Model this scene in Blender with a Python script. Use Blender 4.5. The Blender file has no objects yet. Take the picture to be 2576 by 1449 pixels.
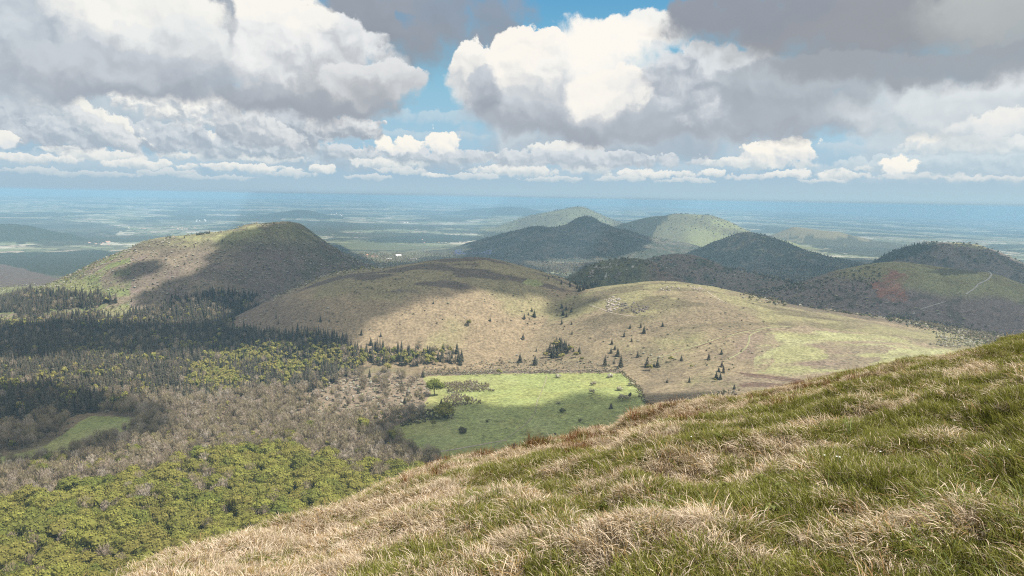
import bpy, bmesh, math, random
import numpy as np
from mathutils import Vector, Matrix

SC = bpy.context.scene
COL = SC.collection
rng = np.random.default_rng(7)
random.seed(7)
R = math.radians

# ------------------------------------------------------------------ camera
FPX = 745.0                      # focal length in pixels of a 1024 px wide frame
PITCH, ROLL = R(-6.9), R(1.0)
cam_f = np.array([0.0, math.cos(PITCH), math.sin(PITCH)])
_r0 = np.array([1.0, 0, 0]); _u0 = np.array([0, -math.sin(PITCH), math.cos(PITCH)])
cam_r = math.cos(ROLL) * _r0 + math.sin(ROLL) * _u0
cam_u = -math.sin(ROLL) * _r0 + math.cos(ROLL) * _u0
cd = bpy.data.cameras.new('camera'); cam = bpy.data.objects.new('camera', cd); COL.objects.link(cam)
cam.matrix_world = Matrix(((cam_r[0], cam_u[0], -cam_f[0], 0), (cam_r[1], cam_u[1], -cam_f[1], 0),
                           (cam_r[2], cam_u[2], -cam_f[2], 0), (0, 0, 0, 1)))
cd.sensor_width = 36.0; cd.lens = FPX / 1024 * 36.0
cd.clip_start = 0.1; cd.clip_end = 200000.0
SC.camera = cam
K = 1024 / 2576.0                # photo notes below are in a 2576 px wide copy

def ray(px, py):
    """direction(s) seen at point(s) of the 2576-wide copy (forward component 1)"""
    px = np.asarray(px, float) * K; py = np.asarray(py, float) * K
    a = (px - 512) / FPX; b = (288 - py) / FPX
    return cam_f + a[..., None] * cam_r + b[..., None] * cam_u

def project(x, y, z):
    d = x * cam_f[0] + y * cam_f[1] + z * cam_f[2]
    d = np.where(d > 0.01, d, 0.01)
    a = (x * cam_r[0] + y * cam_r[1] + z * cam_r[2]) / d
    b = (x * cam_u[0] + y * cam_u[1] + z * cam_u[2]) / d
    return (512 + a * FPX) / K, (288 - b * FPX) / K

# ------------------------------------------------------------------ numpy noise
def _hash(ix, iy, s):
    h = (ix.astype(np.int64) * 374761393 + iy.astype(np.int64) * 668265263 + s * 2147483647) & 0xffffffff
    h = ((h ^ (h >> 13)) * 1274126177) & 0xffffffff
    h = (h ^ (h >> 16)) & 0xffffffff
    return h.astype(np.float64) / 4294967295.0

def vnoise(x, y, s=0):
    ix = np.floor(x); iy = np.floor(y); fx = x - ix; fy = y - iy
    fx = fx * fx * (3 - 2 * fx); fy = fy * fy * (3 - 2 * fy)
    ix = ix.astype(np.int64); iy = iy.astype(np.int64)
    a = _hash(ix, iy, s); b = _hash(ix + 1, iy, s); c = _hash(ix, iy + 1, s); d = _hash(ix + 1, iy + 1, s)
    return a + (b - a) * fx + (c - a) * fy + (a - b - c + d) * fx * fy

def fbm(x, y, scale, octv=4, s=0):
    x = np.asarray(x, float) / scale; y = np.asarray(y, float) / scale
    t = 0; amp = 1.0; n = 0
    for o in range(octv):
        c, sn = math.cos(o * 1.1), math.sin(o * 1.1)
        t = t + amp * vnoise(x * c - y * sn + 17.3 * o, x * sn + y * c - 9.1 * o, s + o * 31); n += amp
        amp *= 0.5; x = x * 2.03; y = y * 2.03
    return t / n                  # 0..1

def sstep(a, b, v):
    t = np.clip((v - a) / (b - a), 0, 1); return t * t * (3 - 2 * t)

def cells(x, y, size, s=0):
    """nearest jittered cell: random value and distance to the border (roughly)"""
    x = x / size; y = y / size
    ix = np.floor(x); iy = np.floor(y)
    d1 = np.full(x.shape, 9.0); d2 = np.full(x.shape, 9.0); idv = np.zeros(x.shape)
    for ox in (-1, 0, 1):
        for oy in (-1, 0, 1):
            cx = (ix + ox).astype(np.int64); cy = (iy + oy).astype(np.int64)
            jx = cx + .15 + .7 * _hash(cx, cy, s + 1); jy = cy + .15 + .7 * _hash(cx, cy, s + 2)
            d = np.abs(x - jx) * .8 + np.abs(y - jy)
            v = _hash(cx, cy, s + 3)
            near = d < d1
            d2 = np.where(near, d1, np.minimum(d2, d)); idv = np.where(near, v, idv); d1 = np.where(near, d, d1)
    return idv, d2 - d1

def inpoly(px, py, poly):
    px = np.asarray(px, float); py = np.asarray(py, float)
    ins = np.zeros(px.shape, bool); n = len(poly)
    for i in range(n):
        x0, y0 = poly[i]; x1, y1 = poly[(i + 1) % n]
        if y0 == y1: continue
        c = (y0 > py) != (y1 > py)
        ins ^= c & (px < (x1 - x0) * (py - y0) / (y1 - y0) + x0)
    return ins

# ------------------------------------------------------------------ lie of the land
LOGR = np.log([100, 500, 1000, 1800, 2600, 3500, 5000, 7000, 10000, 15000, 25000, 38000, 46000, 75000])
ZL = [-380, -385, -386, -390, -405, -432, -480, -520, -555, -570, -520, -390, -330, -700]
ZM = [-380, -385, -386, -388, -400, -425, -480, -535, -580, -600, -590, -500, -410, -800]
ZR = [-380, -385, -386, -388, -400, -425, -480, -540, -590, -640, -720, -780, -800, -1100]

def base_z(x, y):
    r = np.hypot(x, y); az = np.degrees(np.arctan2(x, y)); lr = np.log(np.maximum(r, 100))
    zl = np.interp(lr, LOGR, ZL); zm = np.interp(lr, LOGR, ZM); zr = np.interp(lr, LOGR, ZR)
    w = np.clip((az + 30) / 42, 0, 1); v = np.clip((az - 12) / 20, 0, 1)
    w = w * w * (3 - 2 * w); v = v * v * (3 - 2 * v)
    z = zl * (1 - w) + zm * w; z = z * (1 - v) + zr * v
    a = np.interp(lr, np.log([400, 2000, 5000, 10000, 30000]), [5, 9, 20, 40, 85])
    sc = np.interp(lr, np.log([400, 3000, 10000, 30000]), [1, 1, 1, 1])
    n1 = fbm(x, y, 420, 3, 3) - .5; n2 = fbm(x, y, 2300, 3, 5) - .5; n3 = fbm(x, y, 6500, 3, 9) - .5
    w2 = sstep(3000, 6500, r); w3 = sstep(9000, 18000, r)
    return z + a * (n1 * (1 - w2) + 1.5 * n2 * w2 * (1 - w3) + 1.8 * n3 * w3)

HILLS = []   # silhouettes are noted in the 2576 px copy; the distance gives them their real size
def hill(name, D, cx, prof, kap=1.0, foot=0.12, rough=1.0):
    HILLS.append(dict(name=name, D=D, cx=cx, prof=prof, kap=kap, foot=foot, rough=rough))

hill('come', 3150, 590, [(60, 742), (130, 712), (180, 690), (240, 660), (300, 633), (345, 612), (390, 601), (430, 596), (470, 599), (520, 595), (570, 586), (605, 572), (640, 559), (662, 563), (686, 573), (708, 562), (732, 556), (756, 562), (800, 594), (840, 622), (880, 645), (930, 668), (990, 690), (1050, 715)], kap=1.05)
hill('suchet', 2260, 1170, [(520, 842), (560, 812), (610, 788), (700, 746), (770, 714), (830, 692), (880, 682), (950, 676), (1000, 668), (1060, 658), (1120, 650), (1180, 646), (1225, 648), (1270, 658), (1330, 673), (1400, 693), (1450, 716), (1500, 742), (1560, 775), (1640, 815)], kap=1.15)
hill('rocky', 2080, 1680, [(1330, 790), (1400, 762), (1460, 736), (1500, 726), (1550, 718), (1610, 709), (1660, 706), (1720, 711), (1800, 722), (1900, 745), (2000, 768), (2100, 787), (2200, 802), (2300, 818), (2420, 838), (2576, 868), (2700, 890)], kap=1.0)
hill('cave', 2850, 1580, [(1400, 712), (1440, 690), (1480, 668), (1520, 655), (1560, 650), (1600, 649), (1640, 657), (1680, 678), (1720, 705), (1770, 730)], kap=1.3)
hill('heath', 3350, 1720, [(1500, 690), (1580, 664), (1640, 648), (1690, 638), (1740, 641), (1780, 652), (1830, 672), (1900, 690), (1980, 708), (2060, 735)], kap=1.5)
hill('pariou', 2950, 2360, [(1830, 755), (1900, 735), (1980, 722), (2040, 702), (2100, 680), (2160, 667), (2210, 661), (2255, 658), (2290, 668), (2330, 682), (2380, 690), (2440, 688), (2485, 683), (2530, 696), (2580, 716), (2660, 750), (2740, 780)], kap=1.0)
hill('dome', 5000, 2420, [(2130, 690), (2190, 662), (2230, 638), (2280, 620), (2340, 610), (2400, 609), (2460, 614), (2510, 630), (2560, 655), (2620, 682), (2700, 705)], kap=1.3)
hill('chopine', 7200, 1440, [(1130, 626), (1180, 612), (1230, 602), (1280, 584), (1305, 579), (1320, 572), (1340, 571), (1355, 577), (1390, 572), (1425, 563), (1445, 551), (1470, 544), (1495, 548), (1520, 562), (1560, 575), (1620, 592), (1680, 606), (1760, 622)], kap=1.2, rough=2.6)
hill('wooded', 6100, 1890, [(1650, 660), (1720, 640), (1760, 624), (1800, 604), (1850, 588), (1890, 584), (1930, 592), (1970, 608), (2030, 630), (2100, 648), (2200, 668), (2300, 690)], kap=1.2, rough=2.2)
hill('louchadiere', 10300, 1720, [(1480, 588), (1530, 574), (1580, 560), (1620, 547), (1650, 543), (1670, 543), (1690, 538), (1720, 537), (1760, 539), (1790, 541), (1820, 552), (1860, 570), (1910, 590), (1980, 604)], kap=1.2)
hill('gouttes', 13300, 1440, [(1190, 588), (1240, 574), (1290, 555), (1330, 543), (1380, 533), (1420, 524), (1450, 517), (1475, 521), (1510, 538), (1550, 556), (1600, 570), (1680, 582)], kap=1.2)
hill('pale', 12300, 2010, [(1900, 604), (1940, 592), (1970, 580), (1998, 570), (2030, 574), (2070, 580), (2110, 583), (2150, 594), (2210, 606), (2260, 612)], kap=1.4)
hill('low', 25000, 1250, [(1120, 536), (1170, 527), (1230, 522), (1290, 521), (1330, 523), (1360, 531), (1400, 540)], kap=1.5)
hill('low', 19300, 740, [(620, 548), (660, 540), (700, 535), (740, 527), (780, 529), (820, 540), (870, 548)], kap=1.6)
hill('low', 9600, 20, [(-180, 590), (-100, 572), (-40, 564), (30, 562), (80, 568), (130, 580), (190, 590)], kap=1.6)

for H in HILLS:
    p = np.array(H['prof'], float); d = ray(p[:, 0], p[:, 1]); dc = ray(H['cx'], 600.0)
    et = np.array([dc[0], dc[1]]) / math.hypot(dc[0], dc[1]); es = np.array([et[1], -et[0]])
    t = H['D'] / (d[:, 0] * et[0] + d[:, 1] * et[1])
    s = t * (d[:, 0] * es[0] + d[:, 1] * es[1]); z = t * d[:, 2]
    c = H['D'] * et
    zb = base_z(c[0] + s * es[0], c[1] + s * es[1])
    h = np.maximum(z - zb, 0)
    w = max(s[-1] - s[0], 1.0); f = H['foot'] * w
    ss = np.linspace(s[0] - 2 * f, s[-1] + 2 * f, 900)
    # below the last noted points the flanks run out into a concave foot
    hh = np.interp(ss, np.concatenate([[s[0] - 1.5 * f, s[0] - .6 * f], s, [s[-1] + .6 * f, s[-1] + 1.5 * f]]),
                   np.concatenate([[0, h[0] * .35], h, [h[-1] * .35, 0]]))
    k = np.exp(-np.linspace(-2, 2, 15) ** 2); k /= k.sum()
    hh = np.convolve(np.pad(hh, 7, mode='edge'), k, 'valid')
    H.update(c=c, et=et, es=es, ss=ss, hh=hh, Hm=hh.max(), ext=max(-ss[0], ss[-1]) * 1.05)

def hill_h(H, x, y):
    dx = x - H['c'][0]; dy = y - H['c'][1]
    s = dx * H['es'][0] + dy * H['es'][1]; t = (dx * H['et'][0] + dy * H['et'][1]) * H['kap']; t = np.where(t > 0, t * 2.2, t)
    rho = np.hypot(s, t); w = .5 + .5 * s / np.maximum(rho, 1e-3); w = w * w * (3 - 2 * w)
    h = w * np.interp(rho, H['ss'], H['hh'], right=0) + (1 - w) * np.interp(-rho, H['ss'], H['hh'], left=0)
    if H['name'] == 'come':      # shallow crater between the two crests
        h = h - 16 * np.exp(-(((s + 60) / 110) ** 2 + ((t + 10) / 80) ** 2)) * np.clip(h / 120, 0, 1)
    return h

def land(x, y, label=False):
    x = np.asarray(x, float); y = np.asarray(y, float); z = base_z(x, y)
    acc = np.zeros(x.shape); best = np.zeros(x.shape); lab = np.full(x.shape, -1)
    for i, H in enumerate(HILLS):
        m = np.hypot(x - H['c'][0], y - H['c'][1]) < H['ext'] * 1.3
        if not m.any(): continue
        h = hill_h(H, x[m], y[m])
        if H['Hm'] > 60 and H['D'] < 11000:      # gullies and shoulders, strongest half way up
            g = (fbm(x[m], y[m], 90, 4, 40 + i) - .5) * .10 + (fbm(x[m], y[m], 260, 2, 70 + i) - .5) * .12
            h = h * (1 + g * H['rough'] * np.clip(1.25 - h / H['Hm'], 0, 1))
        acc[m] += h ** 5
        bm_ = best[m]; up = h > bm_; lm = lab[m]; lm[up] = i; lab[m] = lm; best[m] = np.maximum(bm_, h)
    h = acc ** .2
    if label: return z + h, h, np.where(h > 9, lab, -1)
    return z + h

# ------------------------------------------------------------------ helpers for objects
def mesh_obj(name, verts, faces, mat=None, parent=None, smooth=False, link=True):
    me = bpy.data.meshes.new(name)
    v = np.asarray(verts, np.float32).reshape(-1, 3)
    if isinstance(faces, np.ndarray) and faces.ndim == 2:
        n, k = faces.shape
        me.vertices.add(len(v)); me.vertices.foreach_set('co', v.ravel())
        me.loops.add(n * k); me.loops.foreach_set('vertex_index', faces.astype(np.int32).ravel())
        me.polygons.add(n); me.polygons.foreach_set('loop_start', np.arange(n, dtype=np.int32) * k)
        me.update(calc_edges=True)
    else:
        me.from_pydata(v.tolist(), [], [list(f) for f in faces]); me.update()
    if smooth: me.polygons.foreach_set('use_smooth', np.ones(len(me.polygons), bool))
    if mat:
        for m in (mat if isinstance(mat, (list, tuple)) else [mat]): me.materials.append(m)
    o = bpy.data.objects.new(name, me)
    if link: COL.objects.link(o)
    if parent: o.parent = parent
    return o

def tag(o, label=None, cat=None, group=None, kind=None):
    if label: o['label'] = label
    if cat: o['category'] = cat
    if group: o['group'] = group
    if kind: o['kind'] = kind
    return o

def fattr(me, name, typ, data, domain='POINT'):
    a = me.attributes.new(name, typ, domain)
    key = {'FLOAT': 'value', 'INT': 'value', 'FLOAT_VECTOR': 'vector', 'FLOAT_COLOR': 'color'}[typ]
    a.data.foreach_set(key, np.ascontiguousarray(data, np.int32 if typ == 'INT' else np.float32).ravel())

class NT:
    """small helper to write node trees"""
    def __init__(s, nt): s.nt = nt; s.n = nt.nodes; s.l = nt.links
    def add(s, typ, **kw):
        n = s.n.new(typ)
        for k, v in kw.items(): setattr(n, k, v)
        return n
    def link(s, a, b): s.l.new(a, b)
    def put(s, sock, v):
        if isinstance(v, bpy.types.NodeSocket): s.l.new(v, sock)
        else: sock.default_value = v
    def math(s, op, a, b=None, c=None, clamp=False):
        n = s.add('ShaderNodeMath', operation=op, use_clamp=clamp); s.put(n.inputs[0], a)
        if b is not None: s.put(n.inputs[1], b)
        if c is not None: s.put(n.inputs[2], c)
        return n.outputs[0]
    def vmath(s, op, a, b=None, out=0):
        n = s.add('ShaderNodeVectorMath', operation=op); s.put(n.inputs[0], a)
        if b is not None:
            if op == 'SCALE': s.put(n.inputs['Scale'], b)
            else: s.put(n.inputs[1], b)
        return n.outputs[out]
    def mix(s, f, a, b, mode='MIX'):
        n = s.add('ShaderNodeMix', data_type='RGBA', blend_type=mode); s.put(n.inputs[0], f); s.put(n.inputs[6], a); s.put(n.inputs[7], b)
        return n.outputs[2]
    def noise(s, vec, scale, detail=4, rough=.5, dist=0.0, col=False):
        n = s.add('ShaderNodeTexNoise'); s.put(n.inputs['Vector'], vec); n.inputs['Scale'].default_value = scale
        n.inputs['Detail'].default_value = detail; n.inputs['Roughness'].default_value = rough; n.inputs['Distortion'].default_value = dist
        return n.outputs[1 if col else 0]
    def sstep(s, a, b, v):
        n = s.add('ShaderNodeMapRange', interpolation_type='SMOOTHSTEP'); s.put(n.inputs[0], v); s.put(n.inputs[1], a); s.put(n.inputs[2], b)
        return n.outputs[0]
    def rng(s, v, a, b, c, d):
        n = s.add('ShaderNodeMapRange'); s.put(n.inputs[0], v)
        for i, q in enumerate((a, b, c, d)): s.put(n.inputs[i + 1], q)
        return n.outputs[0]

def new_mat(name):
    m = bpy.data.materials.new(name); m.use_nodes = True; m.node_tree.nodes.clear()
    t = NT(m.node_tree); out = t.add('ShaderNodeOutputMaterial')
    return m, t, out

def principled(t, out, col, rough=.9, spec=.2, normal=None):
    b = t.add('ShaderNodeBsdfPrincipled'); t.put(b.inputs['Base Color'], col); t.put(b.inputs['Roughness'], rough)
    b.inputs['Specular IOR Level'].default_value = spec
    if normal is not None: t.put(b.inputs['Normal'], normal)
    t.link(b.outputs[0], out.inputs[0]); return b

def rgb(*c): return (c[0], c[1], c[2], 1.0)
# ------------------------------------------------------------------ areas of land cover (outlines in the 2576 px copy)
MEADOW = [(1062, 948), (1200, 941), (1380, 939), (1562, 938), (1590, 960), (1612, 985), (1628, 1022), (1640, 1060), (1640, 1150), (1150, 1185), (1096, 1150), (1040, 1128), (996, 1100), (988, 1074), (1030, 1060), (1075, 1050), (1066, 1020), (1085, 990), (1075, 968)]
CLEARING = [(-60, 1160), (0, 1150), (70, 1136), (120, 1118), (165, 1088), (200, 1062), (235, 1046), (346, 1050), (330, 1074), (285, 1096), (220, 1118), (160, 1140), (60, 1160), (0, 1170), (-60, 1180)]
SPRUCE = [(-200, 1075), (-200, 815), (0, 812), (60, 806), (130, 802), (190, 792), (300, 800), (360, 782), (430, 752), (520, 756), (600, 765), (648, 770), (600, 800), (560, 830), (640, 832), (700, 838), (800, 846), (860, 852), (905, 878), (1010, 884), (1100, 886), (1180, 894), (1185, 924), (1080, 922), (990, 915), (900, 935), (800, 960), (700, 990), (560, 1008), (430, 1016), (330, 1032), (200, 1042), (130, 1062)]
SPRUCE2 = [(-200, 790), (-200, 748), (0, 742), (60, 736), (230, 736), (262, 742), (300, 760), (250, 776), (150, 782), (110, 800), (50, 800), (40, 788)]
SPRUCE3 = [(420, 748), (560, 738), (650, 740), (640, 765), (520, 760), (430, 766)]
LEAFY = [(500, 905), (600, 892), (690, 872), (760, 870), (830, 885), (870, 905), (990, 900), (1010, 930), (900, 935), (800, 952), (700, 985), (540, 1005), (460, 975)]
MIXED = [(-200, 1075), (-200, 950), (60, 930), (300, 890), (560, 870), (700, 880), (1000, 900), (900, 935), (800, 960), (700, 990), (560, 1008), (430, 1016), (330, 1032), (200, 1042), (130, 1062)]
BARE = [(-200, 1300), (-200, 1150), (0, 1170), (60, 1160), (160, 1140), (285, 1096), (346, 1050), (235, 1046), (140, 1062), (330, 1030), (430, 1012), (560, 1005), (700, 985), (820, 955), (960, 935), (1062, 948), (1085, 990), (1066, 1020), (1040, 1050), (988, 1074), (996, 1100), (1040, 1128), (1110, 1165), (1060, 1200), (900, 1195), (760, 1180), (700, 1140), (560, 1150), (440, 1180), (300, 1235), (0, 1290)]
BARE_LEFT = [(-200, 1170), (-200, 1080), (0, 1092), (110, 1058), (150, 1062), (190, 1060), (165, 1088), (120, 1118), (70, 1136), (0, 1150)]
OAKS = [(-260, 1700), (-260, 1300), (0, 1285), (170, 1262), (300, 1232), (440, 1176), (560, 1146), (700, 1136), (770, 1176), (900, 1192), (1060, 1198), (1180, 1190), (1000, 1400), (600, 1700)]
PALEHEATH = [(1850, 850), (1950, 828), (2100, 832), (2300, 856), (2520, 905), (2300, 960), (2000, 990), (1850, 958), (1905, 900)]
SCAR = [(2240, 676), (2256, 680), (2272, 692), (2262, 708), (2268, 722), (2280, 738), (2286, 756), (2238, 760), (2212, 748), (2206, 726), (2190, 714), (2210, 704), (2222, 692), (2232, 684)]

# ------------------------------------------------------------------ terrain sheet: finer near the viewpoint, coarser far away
_r = [420.0]
while _r[-1] < 9000: _r.append(_r[-1] * 1.004)
while _r[-1] < 74000: _r.append(_r[-1] * 1.012)
GR = np.array(_r); GA = np.radians(np.linspace(-52, 50, 1210))
AZ, RR = np.meshgrid(GA, GR)
GX = RR * np.sin(AZ); GY = RR * np.cos(AZ)
GZ, GH, GL = land(GX, GY, True)
GPX, GPY = project(GX, GY, GZ)
_el = GZ / RR
GMAX = np.maximum.accumulate(_el, axis=0)

def visible(x, y, z, top):
    """true where something 'top' high standing at (x,y,z) can be seen over the land in front of it"""
    r = np.hypot(x, y); a = np.arctan2(x, y)
    i = np.clip(np.searchsorted(GR, r) - 4, 0, len(GR) - 1)
    j = np.clip(np.rint((a - GA[0]) / (GA[1] - GA[0])).astype(int), 0, len(GA) - 1)
    return (z + top) / r > GMAX[i, j]

def on_land(px, py):
    """the point of the land seen at (px,py) of the 2576 px copy"""
    d = ray(px, py); a = math.atan2(d[0], d[1]); sl = d[2] / math.hypot(d[0], d[1])
    rr = np.exp(np.linspace(math.log(420), math.log(70000), 3000))
    z = land(rr * math.sin(a), rr * math.cos(a))
    k = np.argmax(z / rr > sl)
    if k == 0: return None
    r0, r1 = rr[k - 1], rr[k]
    f0 = z[k - 1] - sl * r0; f1 = z[k] - sl * r1
    r = r0 + (r1 - r0) * (-f0) / (f1 - f0 + 1e-9)
    return np.array([r * math.sin(a), r * math.cos(a), float(land(np.array([r * math.sin(a)]), np.array([r * math.cos(a)]))[0])])

def C(*c): return np.array(c)
TAN, OLIVE, HEATHER = C(.15, .115, .07), C(.105, .095, .048), C(.06, .045, .037)
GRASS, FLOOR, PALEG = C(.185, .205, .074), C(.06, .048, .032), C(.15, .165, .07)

def land_cover():
    x, y, z, h, L, px, py = GX, GY, GZ, GH, GL, GPX, GPY
    shp = x.shape + (3,)
    n1 = fbm(x, y, 40, 4, 101); n2 = fbm(x, y, 160, 4, 102); n3 = fbm(x, y, 700, 3, 103); nf = fbm(x, y, 14, 3, 104)
    jx = px + (n1 - .5) * 16 + (nf - .5) * 6; jy = py + (fbm(x, y, 40, 4, 105) - .5) * 7 + (nf - .5) * 3
    def M(v): return v[..., None]
    def lay(c, col, m): return c + (col - c) * M(np.clip(m, 0, 1))
    c = np.ones(shp) * TAN
    c = lay(c, OLIVE, sstep(.45, .65, n2) * .55); c = c * M(.82 + .36 * n1)
    # ---- low plain beyond the hills: fields, hedges, woods and dark areas painted for cloud shadow
    far = sstep(3300, 4200, RR) * (L < 0)
    idv, edge = cells(x + 60 * (n2 - .5), y + 60 * (n2 - .5), 260, 11)
    pal = np.array([[.12, .132, .075], [.17, .17, .11], [.09, .098, .058], [.21, .18, .135], [.135, .14, .085], [.085, .086, .056], [.28, .26, .20]])
    fcol = pal[(idv * 6.999).astype(int)] * M((.9 + .25 * n1) * (1.15 - .1 * sstep(6500, 14000, RR)))
    wood = sstep(.49, .53, fbm(x, y, 1500, 5, 12) + .05 * (nf - .5) - .02 * sstep(9000, 5500, RR))
    hedge = (edge < .09) & (RR < 15000)
    fcol = lay(fcol, C(.04, .045, .025), hedge * .8)
    copse = sstep(.66, .70, fbm(x, y, 260, 3, 14)) * (RR < 12000)
    fcol = lay(fcol, C(.036, .04, .024), np.maximum(wood, copse) * (.8 + .2 * nf))
    c = lay(c, fcol, far)
    wd = C(.028, .034, .022)
    c = lay(c, C(.045, .05, .036), inpoly(jx, jy, [(-60, 560), (120, 552), (250, 560), (330, 576), (240, 600), (120, 602), (0, 608), (-60, 606)]) * (L < 0) * .8)  # dark zone: wood tone that also stands in for distant cloud shadow
    c = lay(c, C(.045, .05, .036), inpoly(jx, jy, [(300, 560), (420, 548), (560, 552), (520, 566), (400, 572), (330, 570)]) * (L < 0) * .6)
    dark = inpoly(jx, jy, [(-60, 636), (120, 634), (250, 628), (300, 640), (170, 694), (110, 690), (60, 676), (0, 664)])
    c = lay(c, wd, dark * (L < 0) * .95)
    c = lay(c, C(.075, .058, .045), inpoly(jx, jy, [(-60, 664), (0, 664), (60, 676), (110, 690), (150, 702), (100, 722), (0, 730), (-60, 730)]) * (L < 0))
    c = lay(c, wd, inpoly(jx, jy, [(900, 606), (960, 596), (1040, 592), (1150, 591), (1230, 600), (1160, 609), (1040, 612), (950, 610)]) * (L < 0) * .9)
    c = lay(c, C(.13, .14, .075), inpoly(jx, jy, [(830, 606), (900, 604), (960, 611), (1100, 612), (1130, 620), (1000, 630), (880, 628)]) * (L < 0) * .5)
    c = lay(c, C(.13, .125, .075), inpoly(jx, jy, [(870, 632), (1000, 632), (1140, 622), (1250, 640), (1300, 668), (1000, 690), (900, 668)]) * (L < 0) * .8 * sstep(.3, .5, n1))
    c = lay(c, C(.16, .13, .14), inpoly(jx, jy, [(1140, 624), (1260, 624), (1285, 634), (1220, 644), (1150, 640)]) * (L < 0) * .7)
    c = lay(c, C(.07, .062, .04), inpoly(jx, jy, [(1290, 668), (1290, 640), (1700, 640), (2200, 660), (2200, 760), (1700, 700), (1450, 690)]) * (L < 0) * .8)
    c = lay(c, C(.15, .14, .09), inpoly(jx, jy, [(1370, 652), (1450, 646), (1500, 650), (1470, 662), (1380, 660)]) * (L < 0))
    # ---- each hill has its own cover
    rel = h / np.maximum(1, np.array([HH['Hm'] for HH in HILLS] + [1]))[L]
    def on(name):
        m = np.zeros(x.shape, bool)
        for i, HH in enumerate(HILLS):
            if HH['name'] == name: m |= L == i
        return m
    m = on('come'); b = lay(np.ones(shp) * C(.15, .12, .082), C(.15, .115, .09), sstep(.5, .7, n1))
    b = lay(b, C(.142, .13, .072), sstep(.46, .66, rel + (n2 - .5) * .5 + np.clip((560 - jx) / 1100, -.35, .12)) * sstep(640, 610, jy))
    b = lay(b, C(.12, .14, .05), (jx < 330) * sstep(.4, .6, n1) * .9)
    b = lay(b, C(.18, .175, .085), inpoly(jx, jy, [(440, 594), (520, 588), (600, 580), (645, 566), (660, 588), (600, 603), (540, 606), (480, 606)]) * .9)
    b = lay(b, C(.075, .06, .055), sstep(540, 640, jx) * sstep(590, 620, jy) * .55)  # right flank darker: woods, and its cloud shade deepened in the colour
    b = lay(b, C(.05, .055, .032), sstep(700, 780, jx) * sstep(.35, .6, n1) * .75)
    b = lay(b, C(.075, .06, .048), sstep(.5, .62, fbm(x, y, 60, 4, 132)) * .5)
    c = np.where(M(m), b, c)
    streak = fbm(x * .35 + y * .2, y * 1.4, 55, 4, 131)
    m = on('suchet'); b = np.ones(shp) * C(.17, .13, .08)
    b = lay(b, C(.165, .142, .074), sstep(.52, .72, n2 + .35 * (rel - .5)))
    b = lay(b, C(.14, .118, .066), sstep(.55, .75, rel + (n2 - .5) * .4))
    b = lay(b, HEATHER, sstep(.53, .60, streak) * sstep(.45, .62, rel + (n2 - .5) * .3) * sstep(745, 725, jy) * .85)
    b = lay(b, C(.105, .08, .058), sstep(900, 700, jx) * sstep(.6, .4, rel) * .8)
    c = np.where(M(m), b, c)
    m = on('rocky'); b = np.ones(shp) * C(.165, .13, .08)
    b = lay(b, C(.155, .142, .07), sstep(.46, .66, n2 + .30 * (rel - .4)) * .8)
    b = lay(b, C(.12, .095, .062), sstep(.52, .62, fbm(x, y, 75, 4, 134)) * .6)
    b = lay(b, C(.085, .07, .042), sstep(.55, .63, streak + .12 * (n3 - .5)) * .7 * sstep(860, 800, jy))
    b = lay(b, C(.08, .062, .045), sstep(1850, 2000, jx) * sstep(.22, .12, np.abs((jy - (742 + (jx - 1850) * .155)) / 60)) * .7)
    c = np.where(M(m), b, c)
    m = on('cave'); b = lay(np.ones(shp) * C(.075, .075, .038), C(.10, .072, .052), sstep(1600, 1660, jx))
    b = lay(b, C(.045, .045, .03), sstep(.5, .62, n1) * .7); b = lay(b, C(.26, .25, .23), (fbm(x, y * .4 + z, 13, 3, 133) > .72) * inpoly(jx, jy, [(1475, 672), (1540, 660), (1620, 672), (1600, 700), (1480, 705)]) * .9)
    c = np.where(M(m), b, c)
    m = on('heath'); b = lay(np.ones(shp) * C(.10, .078, .06), C(.055, .055, .035), sstep(.52, .66, n1)); c = np.where(M(m), b, c)
    m = on('pariou'); b = lay(np.ones(shp) * C(.135, .122, .062), C(.15, .145, .075), sstep(.45, .65, n2))
    low = sstep(.05, -.05, (jy * -1 + 735 + np.clip((jx - 2400) * .12, -22, 30) + (n2 - .5) * 40) / 300)
    b = lay(b, C(.115, .09, .078), low)
    b = lay(b, C(.115, .088, .07), sstep(2150, 2060, jx) * .8)
    b = lay(b, C(.05, .045, .032), sstep(.56, .66, n1) * low * .6)
    sc = inpoly(jx, jy, SCAR); b = lay(b, C(.155, .078, .054), inpoly(jx + (n1 - .5) * 40 + (nf - .5) * 18, jy + (nf - .5) * 10, SCAR) * (.35 + .65 * sstep(.35, .55, nf * .5 + n1 * .5)))
    b = lay(b, C(.19, .11, .075), inpoly(jx, jy, [(2235, 712), (2262, 712), (2262, 728), (2230, 732)]) * .8)
    b = lay(b, C(.05, .048, .03), inpoly(jx, jy, [(2330, 684), (2380, 674), (2440, 676), (2480, 682), (2440, 691), (2380, 693)]) * .8)
    c = np.where(M(m), b, c)
    m = on('dome'); b = lay(np.ones(shp) * C(.10, .082, .068), C(.06, .055, .04), sstep(.5, .65, n1))
    b = lay(b, C(.028, .034, .024), inpoly(jx, jy, [(2130, 690), (2230, 630), (2320, 604), (2370, 600), (2340, 630), (2280, 650), (2230, 664)]) * .95)
    b = lay(b, C(.16, .15, .09), inpoly(jx, jy, [(2370, 602), (2470, 606), (2520, 622), (2480, 628), (2400, 618)]) * .9)
    c = np.where(M(m), b, c)
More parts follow.
